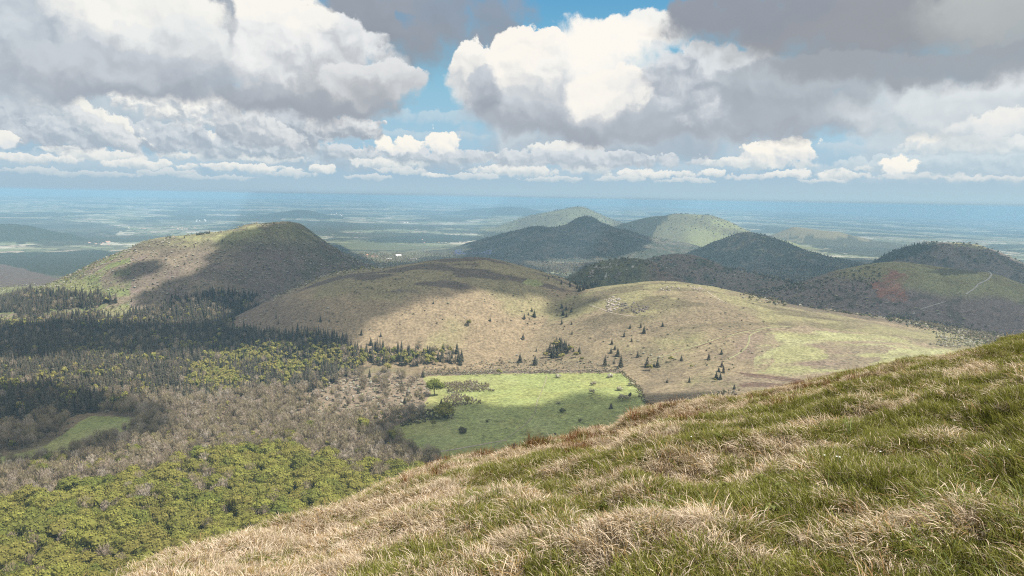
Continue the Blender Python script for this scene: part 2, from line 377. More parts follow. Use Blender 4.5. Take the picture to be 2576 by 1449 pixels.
    for nm in ('chopine', 'wooded'):
        m = on(nm); b = lay(np.ones(shp) * C(.045, .05, .034), C(.10, .088, .065), sstep(.46, .64, n1 * .5 + n2 * .5) * .8)
        if nm == 'wooded': b = lay(b, C(.14, .13, .07), sstep(.66, .72, n1) * sstep(.3, .6, rel))
        c = np.where(M(m), b, c)
    m = on('louchadiere'); b = lay(np.ones(shp) * C(.105, .10, .055), C(.16, .165, .075), sstep(.45, .65, fbm(x, y, 240, 3, 141)) * sstep(1700, 1760, jx))
    b = lay(b, C(.03, .036, .025), inpoly(jx, jy, [(1480, 600), (1560, 560), (1620, 540), (1690, 536), (1650, 575), (1640, 600), (1560, 612)]) * .9)  # dark left part: cloud shadow painted on in forest colour
    c = np.where(M(m), b, c)
    m = on('gouttes'); c = np.where(M(m), lay(np.ones(shp) * C(.095, .09, .05), C(.13, .13, .065), sstep(.45, .65, fbm(x, y, 260, 3, 142))), c)
    m = on('pale'); c = np.where(M(m), lay(np.ones(shp) * C(.15, .13, .075), C(.045, .05, .032), ((jy - 594) / 14 + (n2 - .5) * 3 > .6) * .8), c)
    m = on('low'); c = np.where(M(m), np.ones(shp) * C(.035, .042, .028), c)
    # ---- foreground plain
    near = (RR < 3400)
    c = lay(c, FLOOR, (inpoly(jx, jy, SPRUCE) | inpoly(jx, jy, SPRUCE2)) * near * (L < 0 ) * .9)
    c = lay(c, C(.15, .15, .06), inpoly(jx, jy, [(-60, 745), (-60, 700), (0, 705), (120, 698), (200, 700), (260, 742), (120, 738)]) * (RR < 4200) * .8)
    c = lay(c, C(.16, .15, .075), inpoly(jx, jy, [(-60, 835), (-60, 800), (110, 798), (180, 782), (330, 770), (370, 780), (280, 800), (120, 806), (30, 830)]) * near * .9)
    c = lay(c, C(.10, .085, .05), inpoly(jx, jy, OAKS) * near)
    c = lay(c, C(.17, .13, .09), inpoly(jx, jy, BARE) * near * .85)
    pg = inpoly(jx + (n2 - .5) * 260 + (streak - .5) * 140, jy + (n2 - .5) * 50, PALEHEATH) & near
    pal2 = lay(np.ones(shp) * C(.185, .175, .085), C(.165, .13, .085), sstep(.46, .60, n2 * .45 + streak * .55 + .07 * sstep(2000, 1850, jx)))
    c = np.where(M(pg), pal2, c)
    st2 = fbm(x * .5 - y * .15, y * 1.6, 38, 4, 152)
    c = lay(c, C(.215, .21, .105), near * sstep(.34, .56, st2) * inpoly(jx, jy + (st2 - .5) * 20, [(1935, 836), (2080, 840), (2250, 862), (2500, 905), (2330, 930), (2200, 900), (2050, 868), (1960, 880), (1930, 920), (1890, 930), (1900, 880)]) * .85)
    c = lay(c, C(.15, .112, .08), near * (st2 > .42) * inpoly(jx, jy, [(1880, 836), (1950, 840), (1960, 868), (1900, 900), (1855, 905), (1850, 870)]) * .7)
    for P in ([(2030, 872), (2120, 866), (2220, 886), (2180, 920), (2100, 960), (2020, 930), (2070, 900)],):
        c = lay(c, C(.13, .095, .07), inpoly(jx + (streak - .5) * 160, jy + (n2 - .5) * 40, P) * near * sstep(.36, .52, st2) * .75)
    c = lay(c, C(.09, .058, .042), (inpoly(jx, jy, [(1850, 936), (1900, 940), (2020, 956), (2040, 966), (1980, 962), (1880, 946)]) | inpoly(jx, jy, [(1855, 966), (1900, 962), (1990, 968), (1960, 976), (1870, 976)])) * near * .85)
    c = lay(c, C(.15, .16, .065), inpoly(jx, jy, [(1330, 700), (1360, 706), (1370, 716), (1340, 722), (1310, 712)]) * .8)  # sunlit spot on the middle hill's crest, painted in as lighter green
    me = (inpoly(px + (nf - .5) * 5, py + (nf - .5) * 2.2, MEADOW) | inpoly(px + (nf - .5) * 8, py + (nf - .5) * 4, CLEARING)) & near
    g = lay(np.ones(shp) * GRASS, C(.225, .21, .085), sstep(.4, .7, n2) * .8); g = lay(g, C(.185, .19, .066), sstep(.45, .65, n1) * .6); g = lay(g, C(.23, .24, .12), sstep(.6, .75, fbm(x, y * .3, 50, 3, 151)) * .25)
    c = np.where(M(me), g, c)
    # hedge line on the far side of the meadow and a small sunk lane beside it
    c = lay(c, C(.09, .07, .055), inpoly(jx, jy, [(1040, 938), (1560, 928), (1560, 936), (1062, 944)]) * near * .8)
    return np.clip(c, .01, .6)

COVER = land_cover()

# ground material: the cover colour with small-scale growth on top of it
def ground_material(name, amount=.5):
    m, t, out = new_mat(name)
    at = t.add('ShaderNodeAttribute', attribute_name='cover'); pos = t.add('ShaderNodeNewGeometry').outputs['Position']
    a = t.noise(pos, .16, 5, .62); b = t.noise(pos, .035, 4, .55)
    f = t.math('ADD', t.rng(a, .3, .7, 1 - amount * .55, 1 + amount * .55), t.rng(b, .3, .7, -.16, .16))
    tuft = t.sstep(.58, .66, t.noise(pos, .11, 3, .5))
    col = t.vmath('SCALE', at.outputs['Color'], f)
    col = t.mix(t.math('MULTIPLY', tuft, .30 * amount * 2), col, t.vmath('MULTIPLY', col, (.55, .6, .6)))
    bp = t.add('ShaderNodeBump'); bp.inputs['Strength'].default_value = .5; bp.inputs['Distance'].default_value = 2.2
    t.link(a, bp.inputs['Height'])
    principled(t, out, col, .95, .1, bp.outputs[0]); return m
MAT_GROUND = ground_material('ground_cover', .55)
MAT_HILL = ground_material('hill_heath', .85)

def build_terrain():
    nr, nc = GX.shape
    i = np.arange(nr * nc).reshape(nr, nc)
    q = np.stack([i[:-1, :-1], i[:-1, 1:], i[1:, 1:], i[1:, :-1]], -1).reshape(-1, 4)
    L = GL[:-1, :-1].reshape(-1)
    V = np.stack([GX, GY, GZ], -1).reshape(-1, 3)
    # smooth normals taken from the whole sheet so that the pieces meet without a seam
    gz = GZ; dr = np.gradient(gz, axis=0) / np.gradient(RR, axis=0); da = np.gradient(gz, axis=1) / (RR * (GA[1] - GA[0]))
    nx = -(dr * np.sin(AZ) + da * np.cos(AZ)); ny = -(dr * np.cos(AZ) - da * np.sin(AZ)); nz = np.ones_like(nx)
    ln = np.sqrt(nx * nx + ny * ny + 1); N = np.stack([nx / ln, ny / ln, nz / ln], -1).reshape(-1, 3)
    cov = COVER.reshape(-1, 3)
    for k in range(-1, len(HILLS)):
        f = q[L == k]
        if not len(f): continue
        u, inv = np.unique(f, return_inverse=True); f2 = inv.reshape(-1, 4)
        o = mesh_obj('ground' if k < 0 else 'hill', V[u], f2, MAT_GROUND if k < 0 else MAT_HILL, smooth=True)
        o.data.normals_split_custom_set_from_vertices(N[u].tolist())
        cc = np.ones((len(u), 4)); cc[:, :3] = cov[u]; fattr(o.data, 'cover', 'FLOAT_COLOR', cc)
        tag(o, kind='structure')
build_terrain()
# ------------------------------------------------------------------ near grassy slope: where its crest shows in the photo copy
EDGE_PTS = [(-400, 1700), (0, 1580), (200, 1500), (350, 1449), (480, 1395), (620, 1345), (740, 1320), (840, 1296), (940, 1238), (1040, 1196), (1150, 1163), (1250, 1141), (1400, 1102), (1500, 1085), (1560, 1074), (1590, 1048), (1640, 1032), (1700, 1020), (1800, 1001), (1900, 984), (2000, 966), (2100, 945), (2200, 926), (2300, 906), (2400, 891), (2470, 879), (2530, 866), (2576, 856), (2700, 830), (3000, 770)]
def hill_edge(px): return np.interp(px, [p[0] for p in EDGE_PTS], [p[1] for p in EDGE_PTS])
# ------------------------------------------------------------------ woods, lone trees and shrubs
def leaf_mat(name, c0, c1, c2=None, trans=.25, tint=.5, c3=None):
    """foliage: colour differs from plant to plant and from clump to clump"""
    m, t, out = new_mat(name)
    oi = t.add('ShaderNodeObjectInfo'); rp = t.add('ShaderNodeValToRGB'); t.link(oi.outputs['Random'], rp.inputs[0])
    e = rp.color_ramp.elements; e[0].color = rgb(*c0); e[1].color = rgb(*c1)
    if c2: k = e.new(.5); k.color = rgb(*c2)
    if c3: k = e.new(.75); k.color = rgb(*c3)
    at = t.add('ShaderNodeAttribute', attribute_name='tint')
    col = t.vmath('SCALE', rp.outputs[0], t.rng(at.outputs['Fac'], 0, 1, 1 - tint, 1 + tint))
    d = t.add('ShaderNodeBsdfDiffuse'); tr = t.add('ShaderNodeBsdfTranslucent'); mx = t.add('ShaderNodeMixShader')
    t.link(col, d.inputs[0]); t.link(t.vmath('MULTIPLY', col, (1.1, 1.1, .7)), tr.inputs[0]); mx.inputs[0].default_value = trans
    t.link(d.outputs[0], mx.inputs[1]); t.link(tr.outputs[0], mx.inputs[2]); t.link(mx.outputs[0], out.inputs[0]); return m
def bark_mat(name, c):
    m, t, out = new_mat(name); pos = t.add('ShaderNodeTexCoord').outputs['Object']
    col = t.vmath('SCALE', tuple(c), t.rng(t.noise(pos, 3.0, 3), .3, .7, .6, 1.3)); principled(t, out, col, .95, .1); return m
M_OAK = leaf_mat('oak_leaves', (.135, .15, .034), (.215, .215, .05), (.185, .165, .045), .3, .40)
M_LEAFY = leaf_mat('young_leaves', (.17, .18, .05), (.27, .255, .075), (.22, .19, .065))
M_SPRUCE = leaf_mat('spruce_needles', (.052, .05, .034), (.105, .086, .062), (.074, .068, .046), .1, .4)
M_BARE = leaf_mat('bare_twigs', (.165, .13, .09), (.31, .265, .21), (.24, .20, .12), .2, .25, (.27, .215, .16))
M_SHRUB = leaf_mat('pale_shrub', (.27, .22, .18), (.47, .44, .39), (.35, .33, .21), .25, .25)
M_DARKSHRUB = leaf_mat('dark_shrub', (.085, .075, .045), (.15, .12, .075), (.11, .11, .05), .1, .4)
M_BARK = bark_mat('bark', (.075, .06, .048)); M_BIRCH = bark_mat('birch_bark', (.28, .25, .22))

class Soup:
    """loose faces gathered into one mesh, with a tint per face"""
    def __init__(s): s.v = []; s.f = []; s.t = []; s.m = []
    def face(s, pts, tint=.5, mat=0):
        k = len(s.v); s.v += [tuple(p) for p in pts]; s.f.append(tuple(range(k, k + len(pts)))); s.t.append(tint); s.m.append(mat)
    def tube(s, a, b, ra, rb, n=5, mat=0, tint=.5):
        a = np.array(a, float); b = np.array(b, float); d = b - a; d /= np.linalg.norm(d) + 1e-9
        u = np.cross(d, (0.3, 1, .2)); u /= np.linalg.norm(u); w = np.cross(d, u)
        for i in range(n):
            p, q = 2 * math.pi * i / n, 2 * math.pi * (i + 1) / n
            e0 = u * math.cos(p) + w * math.sin(p); e1 = u * math.cos(q) + w * math.sin(q)
            s.face([a + e0 * ra, a + e1 * ra, b + e1 * rb, b + e0 * rb], tint, mat)
    def build(s, name, mats, link=False, smooth=False):
        o = mesh_obj(name, s.v, s.f, mats, link=link, smooth=smooth); o.data.polygons.foreach_set('material_index', np.array(s.m, np.int32))
        fattr(o.data, 'tint', 'FLOAT', s.t, 'FACE'); return o

def rv(g): v = g.normal(size=3); return v / np.linalg.norm(v)
def sliver(s, p, n, size, g, tint, mat=0, asp=1.0):
    n = n / (np.linalg.norm(n) + 1e-9); u = np.cross(n, rv(g)); u /= np.linalg.norm(u) + 1e-9; w = np.cross(n, u)
    a = size * g.uniform(.75, 1.25); b = a * asp * g.uniform(.7, 1.1)
    s.face([p - u * a * .5, p - w * b * .5 + u * a * .05, p + u * a * .5, p + w * b * .5], tint, mat)
def blob(s, c, r, tint, mat=0, g=None):
    """small closed body inside a crown so that it is not hollow"""
    bm = bmesh.new(); bmesh.ops.create_icosphere(bm, subdivisions=1, radius=1)
    for f in bm.faces: s.face([(c[0] + v.co.x * r[0], c[1] + v.co.y * r[1], c[2] + v.co.z * r[2]) for v in f.verts], tint, mat)
    bm.free()

def broad_crown(s, g, rw, z0, z1, nl, nq, size, mat=0, core=True):
    zc = (z0 + z1) / 2; hh = (z1 - z0) / 2; lobes = []
    for k in range(nl):
        d = rv(g); d[2] = abs(d[2]) * 1.1 - .35; d /= np.linalg.norm(d)
        q = g.uniform(.45, .72); lobes.append((np.array([d[0] * rw * q, d[1] * rw * q, zc + d[2] * hh * q * 1.1]), rw * g.uniform(.34, .52), g.uniform(.2, .8)))
    lobes.append((np.array([0, 0, zc + hh * .35]), rw * .55, .6))
    if core:
        for c, r, tt in lobes: blob(s, c, (r * .78, r * .78, r * .7), .25, mat)
    per = max(4, nq // len(lobes))
    for c, r, tt in lobes:
        for k in range(per):
            d = rv(g); p = c + d * r * g.uniform(.86, 1.08) * np.array([1, 1, .88])
            if p[2] < z0: continue
            if any(np.linalg.norm((p - c2)) < r2 * .8 for c2, r2, _ in lobes if c2 is not c): continue
            sliver(s, p, d + rv(g) * .45, size, g, np.clip(tt + g.normal() * .2, 0, 1), mat)

def limbs(s, g, h, r, zs, spread, n, mat=0):
    lean = g.normal(size=2) * h * .02
    s.tube((0, 0, -1), (lean[0], lean[1], h * .55), r, r * .6, 6, mat); s.tube((lean[0], lean[1], h * .55), (lean[0] * 1.5, lean[1] * 1.5, h * .92), r * .6, r * .15, 5, mat)
    for k in range(n):
        a = 2 * math.pi * (k + g.uniform(-.3, .3)) / n; z = h * g.uniform(zs, .6)
        e = (math.cos(a) * spread * g.uniform(.6, .95), math.sin(a) * spread * g.uniform(.6, .95), z + h * g.uniform(.15, .3))
        s.tube((lean[0] * z / h, lean[1] * z / h, z), e, r * .38, r * .1, 4, mat)

def oak(seed, sc=1.0):
    g = np.random.default_rng(seed); rw = 8.6 * g.uniform(.8, 1.15) * sc; h = 15.5 * g.uniform(.88, 1.1) * sc
    t = Soup(); limbs(t, g, h, .42 * sc, .25, rw, 6); c = Soup(); broad_crown(c, g, rw, h * .26, h, 16, 1150, 1.15 * sc)
    return t, c
def leafy(seed):
    g = np.random.default_rng(seed); rw = 3.6 * g.uniform(.8, 1.2); h = 11.0 * g.uniform(.85, 1.15)
    t = Soup(); limbs(t, g, h, .22, .25, rw, 5); c = Soup(); broad_crown(c, g, rw, h * .2, h, 8, 420, .9); return t, c
def spruce(seed):
    g = np.random.default_rng(seed); h = 18 * g.uniform(.85, 1.15); rw = 3.9 * g.uniform(.85, 1.15)
    t = Soup(); t.tube((0, 0, -1), (0, 0, h * .97), .28, .03, 6); c = Soup(); nt = 13
    for k in range(nt):
        q = k / (nt - 1); z = h * (.10 + .86 * q); r = rw * (1 - q) ** .85 * g.uniform(.85, 1.1) + .25; nb = 8 if q < .7 else 6
        for j in range(nb):
            a = 2 * math.pi * (j + g.uniform(-.3, .3)) / nb + k; rr = r * g.uniform(.72, 1.12); dz = -rr * g.uniform(.25, .5)
            ca, sa = math.cos(a), math.sin(a); wd = rr * .42 + .15
            b = (0, 0, z + .5); m1 = (ca * rr * .55 - sa * wd, sa * rr * .55 + ca * wd, z + dz * .6); m2 = (ca * rr * .55 + sa * wd, sa * rr * .55 - ca * wd, z + dz * .6); e = (ca * rr, sa * rr, z + dz)
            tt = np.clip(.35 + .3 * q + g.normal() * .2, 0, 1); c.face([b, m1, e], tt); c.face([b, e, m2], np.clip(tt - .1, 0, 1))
    for j in range(7):
        p, q = 2 * math.pi * j / 7, 2 * math.pi * (j + 1) / 7; r = rw * .62
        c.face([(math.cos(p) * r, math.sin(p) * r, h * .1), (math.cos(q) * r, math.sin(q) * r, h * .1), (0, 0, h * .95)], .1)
    c.face([(0, 0, h * .9), (.1, .1, h * .9), (0, 0, h * 1.03)], .5); return t, c
def bare(seed):
    g = np.random.default_rng(seed); h = 13.5 * g.uniform(.85, 1.2); rw = 4.2 * g.uniform(.85, 1.2)
    t = Soup(); limbs(t, g, h, .19, .3, rw * .8, 8); c = Soup(); blob(c, (0, 0, h * .6), (rw * .5, rw * .5, h * .24), .15)  # dark core: shaded depth painted into the crown
    for k in range(420):
        d = rv(g); q = g.uniform(.25, 1) ** .5; p = np.array([d[0] * rw * q, d[1] * rw * q, h * .62 + d[2] * h * .40 * q])
        up = np.array([p[0] * .5, p[1] * .5, h * .22]) + rv(g) * .8; up /= np.linalg.norm(up); L = g.uniform(1.0, 2.1); sd = np.cross(up, rv(g)); sd /= np.linalg.norm(sd) + 1e-9
        w = g.uniform(.09, .24); c.face([p - sd * w, p + sd * w, p + up * L], np.clip(.5 + .25 * d[2] + g.normal() * .2, 0, 1))  # tint rises with height, putting top light into the twig colour
    return t, c
def bush(seed, flat=.6, n=200, size=.46):
    g = np.random.default_rng(seed); c = Soup(); rw = 1.9 * g.uniform(.85, 1.2); broad_crown(c, g, rw, -.1, rw * 2 * flat, 6, n, size); return None, c
def pine(seed):
    g = np.random.default_rng(seed); h = 12.5; t = Soup(); limbs(t, g, h, .3, .35, 3.2, 6); c = Soup(); broad_crown(c, g, 4.4, 1.2, h, 10, 330, 1.1); return t, c

KINDS = {}
HOLD = bpy.data.collections.new('plant_patterns')     # patterns for the far woods; not part of the scene itself
def kind(name, maker, seeds, leaf, bark):
    L = []
    for i, sd_ in enumerate(seeds):
        t, c = maker(sd_)
        to = t.build(name + '_trunk', [bark]) if t else None; co = c.build(name + '_crown', [leaf])
        j = Soup(); j.v = list(c.v); j.f = list(c.f); j.t = list(c.t); j.m = [0] * len(c.f)
        if t:
            k = len(j.v); j.v += t.v; j.f += [tuple(q + k for q in f) for f in t.f]; j.t += t.t; j.m += [1] * len(t.f)
        jo = j.build('%s_pattern_%02d' % (name, i), [leaf, bark]); L.append((to.data if to else None, co.data, jo))
        for o in (to, co):
            if o: bpy.data.objects.remove(o)
    cc = bpy.data.collections.new(name + '_patterns')
    for _, _, jo in L: cc.objects.link(jo)
    KINDS[name] = (L, cc)
kind('oak_tree', oak, range(10, 17), M_OAK, M_BARK)
kind('leafy_tree', leafy, range(20, 26), M_LEAFY, M_BARK)
kind('spruce_tree', spruce, range(30, 36), M_SPRUCE, M_BARK)
kind('bare_tree', bare, range(40, 46), M_BARE, M_BIRCH)
kind('pale_shrub', bush, range(50, 55), M_SHRUB, M_BARK)
kind('dark_shrub', bush, range(60, 65), M_DARKSHRUB, M_BARK)
kind('pine_tree', pine, [71], M_SPRUCE, M_BARK)

def scatter(name, kd, pts, rot, scl, idx):
    """one 'stuff' object: a plant pattern on every point"""
    me = bpy.data.meshes.new(name); n = len(pts); me.vertices.add(n); me.vertices.foreach_set('co', np.asarray(pts, np.float32).ravel())
    fattr(me, 'turn', 'FLOAT_VECTOR', rot); fattr(me, 'size', 'FLOAT_VECTOR', scl); fattr(me, 'which', 'INT', idx)
    o = bpy.data.objects.new(name, me); COL.objects.link(o); tag(o, kind='stuff')
    ng = bpy.data.node_groups.new(name + '_growth', 'GeometryNodeTree')
    ng.interface.new_socket('Geometry', in_out='INPUT', socket_type='NodeSocketGeometry'); ng.interface.new_socket('Geometry', in_out='OUTPUT', socket_type='NodeSocketGeometry')
    gi = ng.nodes.new('NodeGroupInput'); go = ng.nodes.new('NodeGroupOutput'); ip = ng.nodes.new('GeometryNodeInstanceOnPoints')
    ci = ng.nodes.new('GeometryNodeCollectionInfo'); ci.inputs['Collection'].default_value = KINDS[kd][1] if isinstance(kd, str) else kd
    ci.inputs['Separate Children'].default_value = True; ci.inputs['Reset Children'].default_value = True
    ip.inputs['Pick Instance'].default_value = True
    def na(nm, tp):
        q = ng.nodes.new('GeometryNodeInputNamedAttribute'); q.data_type = tp; q.inputs[0].default_value = nm; return q.outputs[0]
    er = ng.nodes.new('FunctionNodeEulerToRotation'); ng.links.new(na('turn', 'FLOAT_VECTOR'), er.inputs[0])
    ng.links.new(gi.outputs[0], ip.inputs['Points']); ng.links.new(ci.outputs[0], ip.inputs['Instance'])
    ng.links.new(na('which', 'INT'), ip.inputs['Instance Index']); ng.links.new(er.outputs[0], ip.inputs['Rotation']); ng.links.new(na('size', 'FLOAT_VECTOR'), ip.inputs['Scale'])
    ng.links.new(ip.outputs[0], go.inputs[0])
    md = o.modifiers.new('growth', 'NODES'); md.node_group = ng; return o

PLANTS = {k: [] for k in KINDS}       # rows: x, y, z, scale, width factor, cluster id
def jgrid(x0, x1, y0, y1, sp):
    xs = np.arange(x0, x1, sp); ys = np.arange(y0, y1, sp); X, Y = np.meshgrid(xs, ys)
    X = X + rng.uniform(-.48, .48, X.shape) * sp; Y = Y + rng.uniform(-.48, .48, Y.shape) * sp
    return X.ravel(), Y.ravel()
def region(poly, sp, rmin, rmax, azs=(-46, 42), jit=0):
    """jittered points of the land inside an area, with their place in the photo copy"""
    a0, a1 = R(azs[0]), R(azs[1])
    x, y = jgrid(rmax * math.sin(a0), rmax * math.sin(a1), rmin * .6, rmax, sp)
    r = np.hypot(x, y); a = np.arctan2(x, y); k = (r > rmin) & (r < rmax) & (a > a0) & (a < a1); x, y = x[k], y[k]
    z = base_z(x, y); px, py = project(x, y, z)
    xs = [p[0] for p in poly]; ys = [p[1] for p in poly]
    k = (px > min(xs) - 90) & (px < max(xs) + 90) & (py > min(ys) - 150) & (py < max(ys) + 260); x, y = x[k], y[k]
    z = land(x, y); px, py = project(x, y, z)
    jn = fbm(x, y, 35, 3, 301); jl = fbm(x, y, 120, 2, 302); k = inpoly(px + (jn - .5) * 34 + (jl - .5) * jit, py + (jn - .5) * 16 + (jl - .5) * jit * .4, poly); x, y, z, px, py = (q[k] for q in (x, y, z, px, py))
    k = visible(x, y, z, 14) & ~(inpoly(px, py, SCAR) & (fbm(x, y, 35, 3, 303) > .42)); return tuple(q[k] for q in (x, y, z, px, py))
def plant(kd, x, y, z, s0, s1, wf=1.0):
    n = len(x)
    if n: PLANTS[kd].append(np.stack([x, y, z, rng.uniform(s0, s1, n), np.full(n, wf) if np.isscalar(wf) else wf], 1))
def grow(poly, sp, rmin, rmax, mixf, jit=0, big=1.0):
    """mixf(px,py,noise..)-> list of (kind, probability array, s0, s1)"""
    x, y, z, px, py = region(poly, sp, rmin, rmax, jit=jit)
    u = rng.uniform(0, 1, len(x)); acc = np.zeros(len(x)); na = fbm(x, y, 70, 3, 311); nb = fbm(x, y, 220, 3, 312)
    for kd, pr, s0, s1 in mixf(px, py, na, nb):
        m = (u >= acc) & (u < acc + pr); acc = acc + pr; q = big if 'tree' in kd else 1 + (big - 1) * .3; plant(kd, x[m], y[m], z[m], s0 * q, s1 * q)

grow(OAKS, 14.0, 560, 1400, lambda px, py, a, b: [('oak_tree', .90 - .5 * sstep(.64, .70, a), .62, 1.25), ('bare_tree', .04 + .45 * sstep(.64, .70, a), .9, 1.25), ('spruce_tree', .006 + 0 * a, .7, .9), ('leafy_tree', .03 + 0 * a, .9, 1.1)], jit=90, big=1.5)
EDGE = [(-200, 1310), (-200, 1190), (0, 1195), (160, 1165), (300, 1150), (440, 1125), (560, 1100), (700, 1060), (850, 1075), (1000, 1105), (1060, 1140), (1060, 1200), (900, 1195), (760, 1180), (700, 1140), (560, 1150), (440, 1180), (300, 1235), (0, 1290)]
grow(EDGE, 22, 800, 1700, lambda px, py, a, b: [('oak_tree', .5 * sstep(.46, .58, a), .5, .95), ('leafy_tree', .08 + 0 * a, .8, 1.0)], jit=60, big=1.5)
def mix_bare(px, py, a, b):
    low = sstep(640, 820, px) * sstep(1080, 1030, py)             # lower scrub towards the meadow
    k = sstep(.58, .66, a)
    return [('bare_tree', (.80 - .3 * k) * (1 - .82 * low), .75, 1.2), ('leafy_tree', (.05 + .16 * k) * (1 - .8 * low), .6, 1.0), ('pale_shrub', .08 + .42 * low, .8, 1.9), ('dark_shrub', .05 + .14 * low, .6, 1.3), ('spruce_tree', .006 + 0 * a, .55, .8)]
grow(BARE, 11.0, 800, 2000, mix_bare, jit=50, big=1.5); grow(BARE_LEFT, 10.5, 900, 1900, mix_bare, big=1.6)
def mix_spruce(px, py, a, b):
    mx = inpoly(px, py, MIXED); lf = inpoly(px, py, LEAFY)
    q = np.where(lf, .22 + .62 * sstep(.42, .58, a), np.where(mx, .03 + .36 * sstep(.54, .66, a), .015 + .25 * sstep(.62, .70, a)))
    br = .05 + .3 * sstep(.62, .68, b) * (py > 990)
    q = np.where(px > 860, .12 + .4 * sstep(.5, .6, a) * (py > 895), q); br = np.where(px > 860, .12, br)
    return [('leafy_tree', q, .8, 1.3), ('bare_tree', (1 - q) * br, .7, 1.1), ('spruce_tree', (1 - q) * (.95 - br) * np.where(px > 900, .6, 1), .5, 1.18)]
grow(SPRUCE, 9.2, 1300, 3000, mix_spruce, jit=70, big=1.6); grow(SPRUCE2, 10, 2000, 3400, mix_spruce, big=1.5); grow(SPRUCE3, 10.5, 2000, 3400, mix_spruce, big=1.5)
grow([(-200, 815), (-200, 790), (110, 800), (250, 776), (300, 760), (420, 750), (430, 755), (360, 782), (300, 800), (190, 792), (0, 812)], 12, 1900, 3400, lambda px, py, a, b: [('leafy_tree', .22 + .4 * sstep(.5, .6, a), .4, .85), ('bare_tree', .12 + 0 * a, .6, 1.0), ('spruce_tree', .10 * sstep(.5, .6, b), .5, .8), ('pale_shrub', .2 + 0 * a, .8, 1.6)])
grow([(-200, 748), (-200, 700), (0, 706), (130, 706), (200, 690), (260, 700), (330, 740), (262, 742), (230, 736), (60, 736), (0, 742)], 13, 2400, 4300, lambda px, py, a, b: [('leafy_tree', .3 + .3 * sstep(.4, .6, a), .35, .7), ('pale_shrub', .2 + 0 * a, .9, 2.0), ('spruce_tree', .03 + 0 * a, .5, .7)])
CRATER = [(440, 596), (560, 588), (640, 560), (660, 590), (600, 604), (540, 606), (480, 608)]
COME = [(120, 745), (130, 705), (240, 655), (345, 606), (480, 590), (640, 560), (735, 560), (880, 645), (980, 690), (830, 700), (690, 755), (420, 752)]
def mix_come(px, py, a, b):
    lowr = sstep(700, 740, py); rt = sstep(690, 780, px) * (py > 580); lf = sstep(330, 230, px) * sstep(.4, .55, a); lp = inpoly(px, py, [(350, 750), (370, 722), (420, 716), (480, 716), (520, 745), (480, 758)])
    return [('pale_shrub', (.34 + .2 * a) * (~inpoly(px, py, CRATER)), 1.0, 2.4), ('spruce_tree', .015 + .06 * sstep(.55, .65, a) * sstep(620, 700, py), .4, .75), ('dark_shrub', .02 + .25 * rt * sstep(.4, .6, b), .8, 2.0), ('leafy_tree', .02 + .30 * rt * (py > 605) * sstep(.4, .6, a) + .5 * lf + .55 * lp + .2 * lowr * sstep(.5, .6, b), .5, .95)]
grow(COME, 15, 2200, 4000, mix_come)
SUCHET = [(540, 835), (700, 740), (850, 685), (1190, 645), (1420, 690), (1450, 740), (1420, 900), (1180, 890), (860, 860), (640, 835)]
grow(SUCHET, 20, 1800, 2700, lambda px, py, a, b: [('pale_shrub', .06 + .26 * sstep(800, 640, px) + .10 * (py > 790), .7, 1.9), ('dark_shrub', .10 + .2 * sstep(.55, .62, a), .5, 1.5), ('spruce_tree', .45 * sstep(.40, .58, a) * inpoly(px, py, [(600, 835), (680, 800), (800, 806), (880, 850), (800, 850)]), .5, .8)])
ROCKY = [(1440, 745), (1660, 708), (1800, 722), (2200, 805), (2420, 850), (2350, 930), (1860, 980), (1640, 1000), (1570, 930), (1300, 930), (1190, 895), (1420, 890)]
grow(ROCKY, 17, 1500, 2500, lambda px, py, a, b: [('pale_shrub', (.04 + .2 * sstep(1800, 1640, px) * sstep(820, 900, py)) * (px < 1950), .6, 1.7), ('dark_shrub', (.07 + .2 * sstep(.53, .62, a)) * (px < 1900), .5, 1.3)])
grow([(1064, 930), (1200, 915), (1330, 905), (1460, 905), (1560, 925), (1560, 936), (1062, 945)], 7, 1500, 2100, lambda px, py, a, b: [('pale_shrub', .24 + .2 * a, .5, 1.15), ('dark_shrub', .2 + 0 * a, .5, 1.0), ('bare_tree', .10 * sstep(1330, 1200, px), .4, .8)])
grow([(1118, 985), (1128, 968), (1180, 962), (1245, 975), (1238, 984), (1180, 990), (1135, 992)], 4.2, 1200, 1700, lambda px, py, a, b: [('bare_tree', .40 + 0 * a, .35, .5), ('pale_shrub', .22 + 0 * a, .7, 1.35), ('dark_shrub', .1 + 0 * a, .7, 1.3), ('leafy_tree', .12 + 0 * a, .35, .5)])
grow([(1112, 1018), (1122, 1002), (1160, 994), (1205, 1010), (1195, 1016), (1150, 1026)], 4.2, 1150, 1700, lambda px, py, a, b: [('bare_tree', .45 + 0 * a, .33, .45), ('pale_shrub', .22 + 0 * a, .7, 1.3), ('dark_shrub', .1 + 0 * a, .7, 1.2)])
grow([(1005, 1062), (1080, 1030), (1112, 1026), (1136, 1040), (1140, 1056), (1100, 1052), (1050, 1062), (1010, 1072)], 5.0, 1100, 1600, lambda px, py, a, b: [('dark_shrub', .55 + 0 * a, .9, 1.9), ('pale_shrub', .12 + 0 * a, .9, 1.6), ('bare_tree', .15 + 0 * a, .4, .6)])
grow([(1640, 1075), (1640, 1020), (1720, 1012), (1860, 985), (1860, 1010), (1700, 1060)], 6, 1000, 1700, lambda px, py, a, b: [('dark_shrub', .42 + 0 * a, .8, 1.8), ('bare_tree', .2 + 0 * a, .35, .55), ('pale_shrub', .15 + 0 * a, .8, 1.6)])
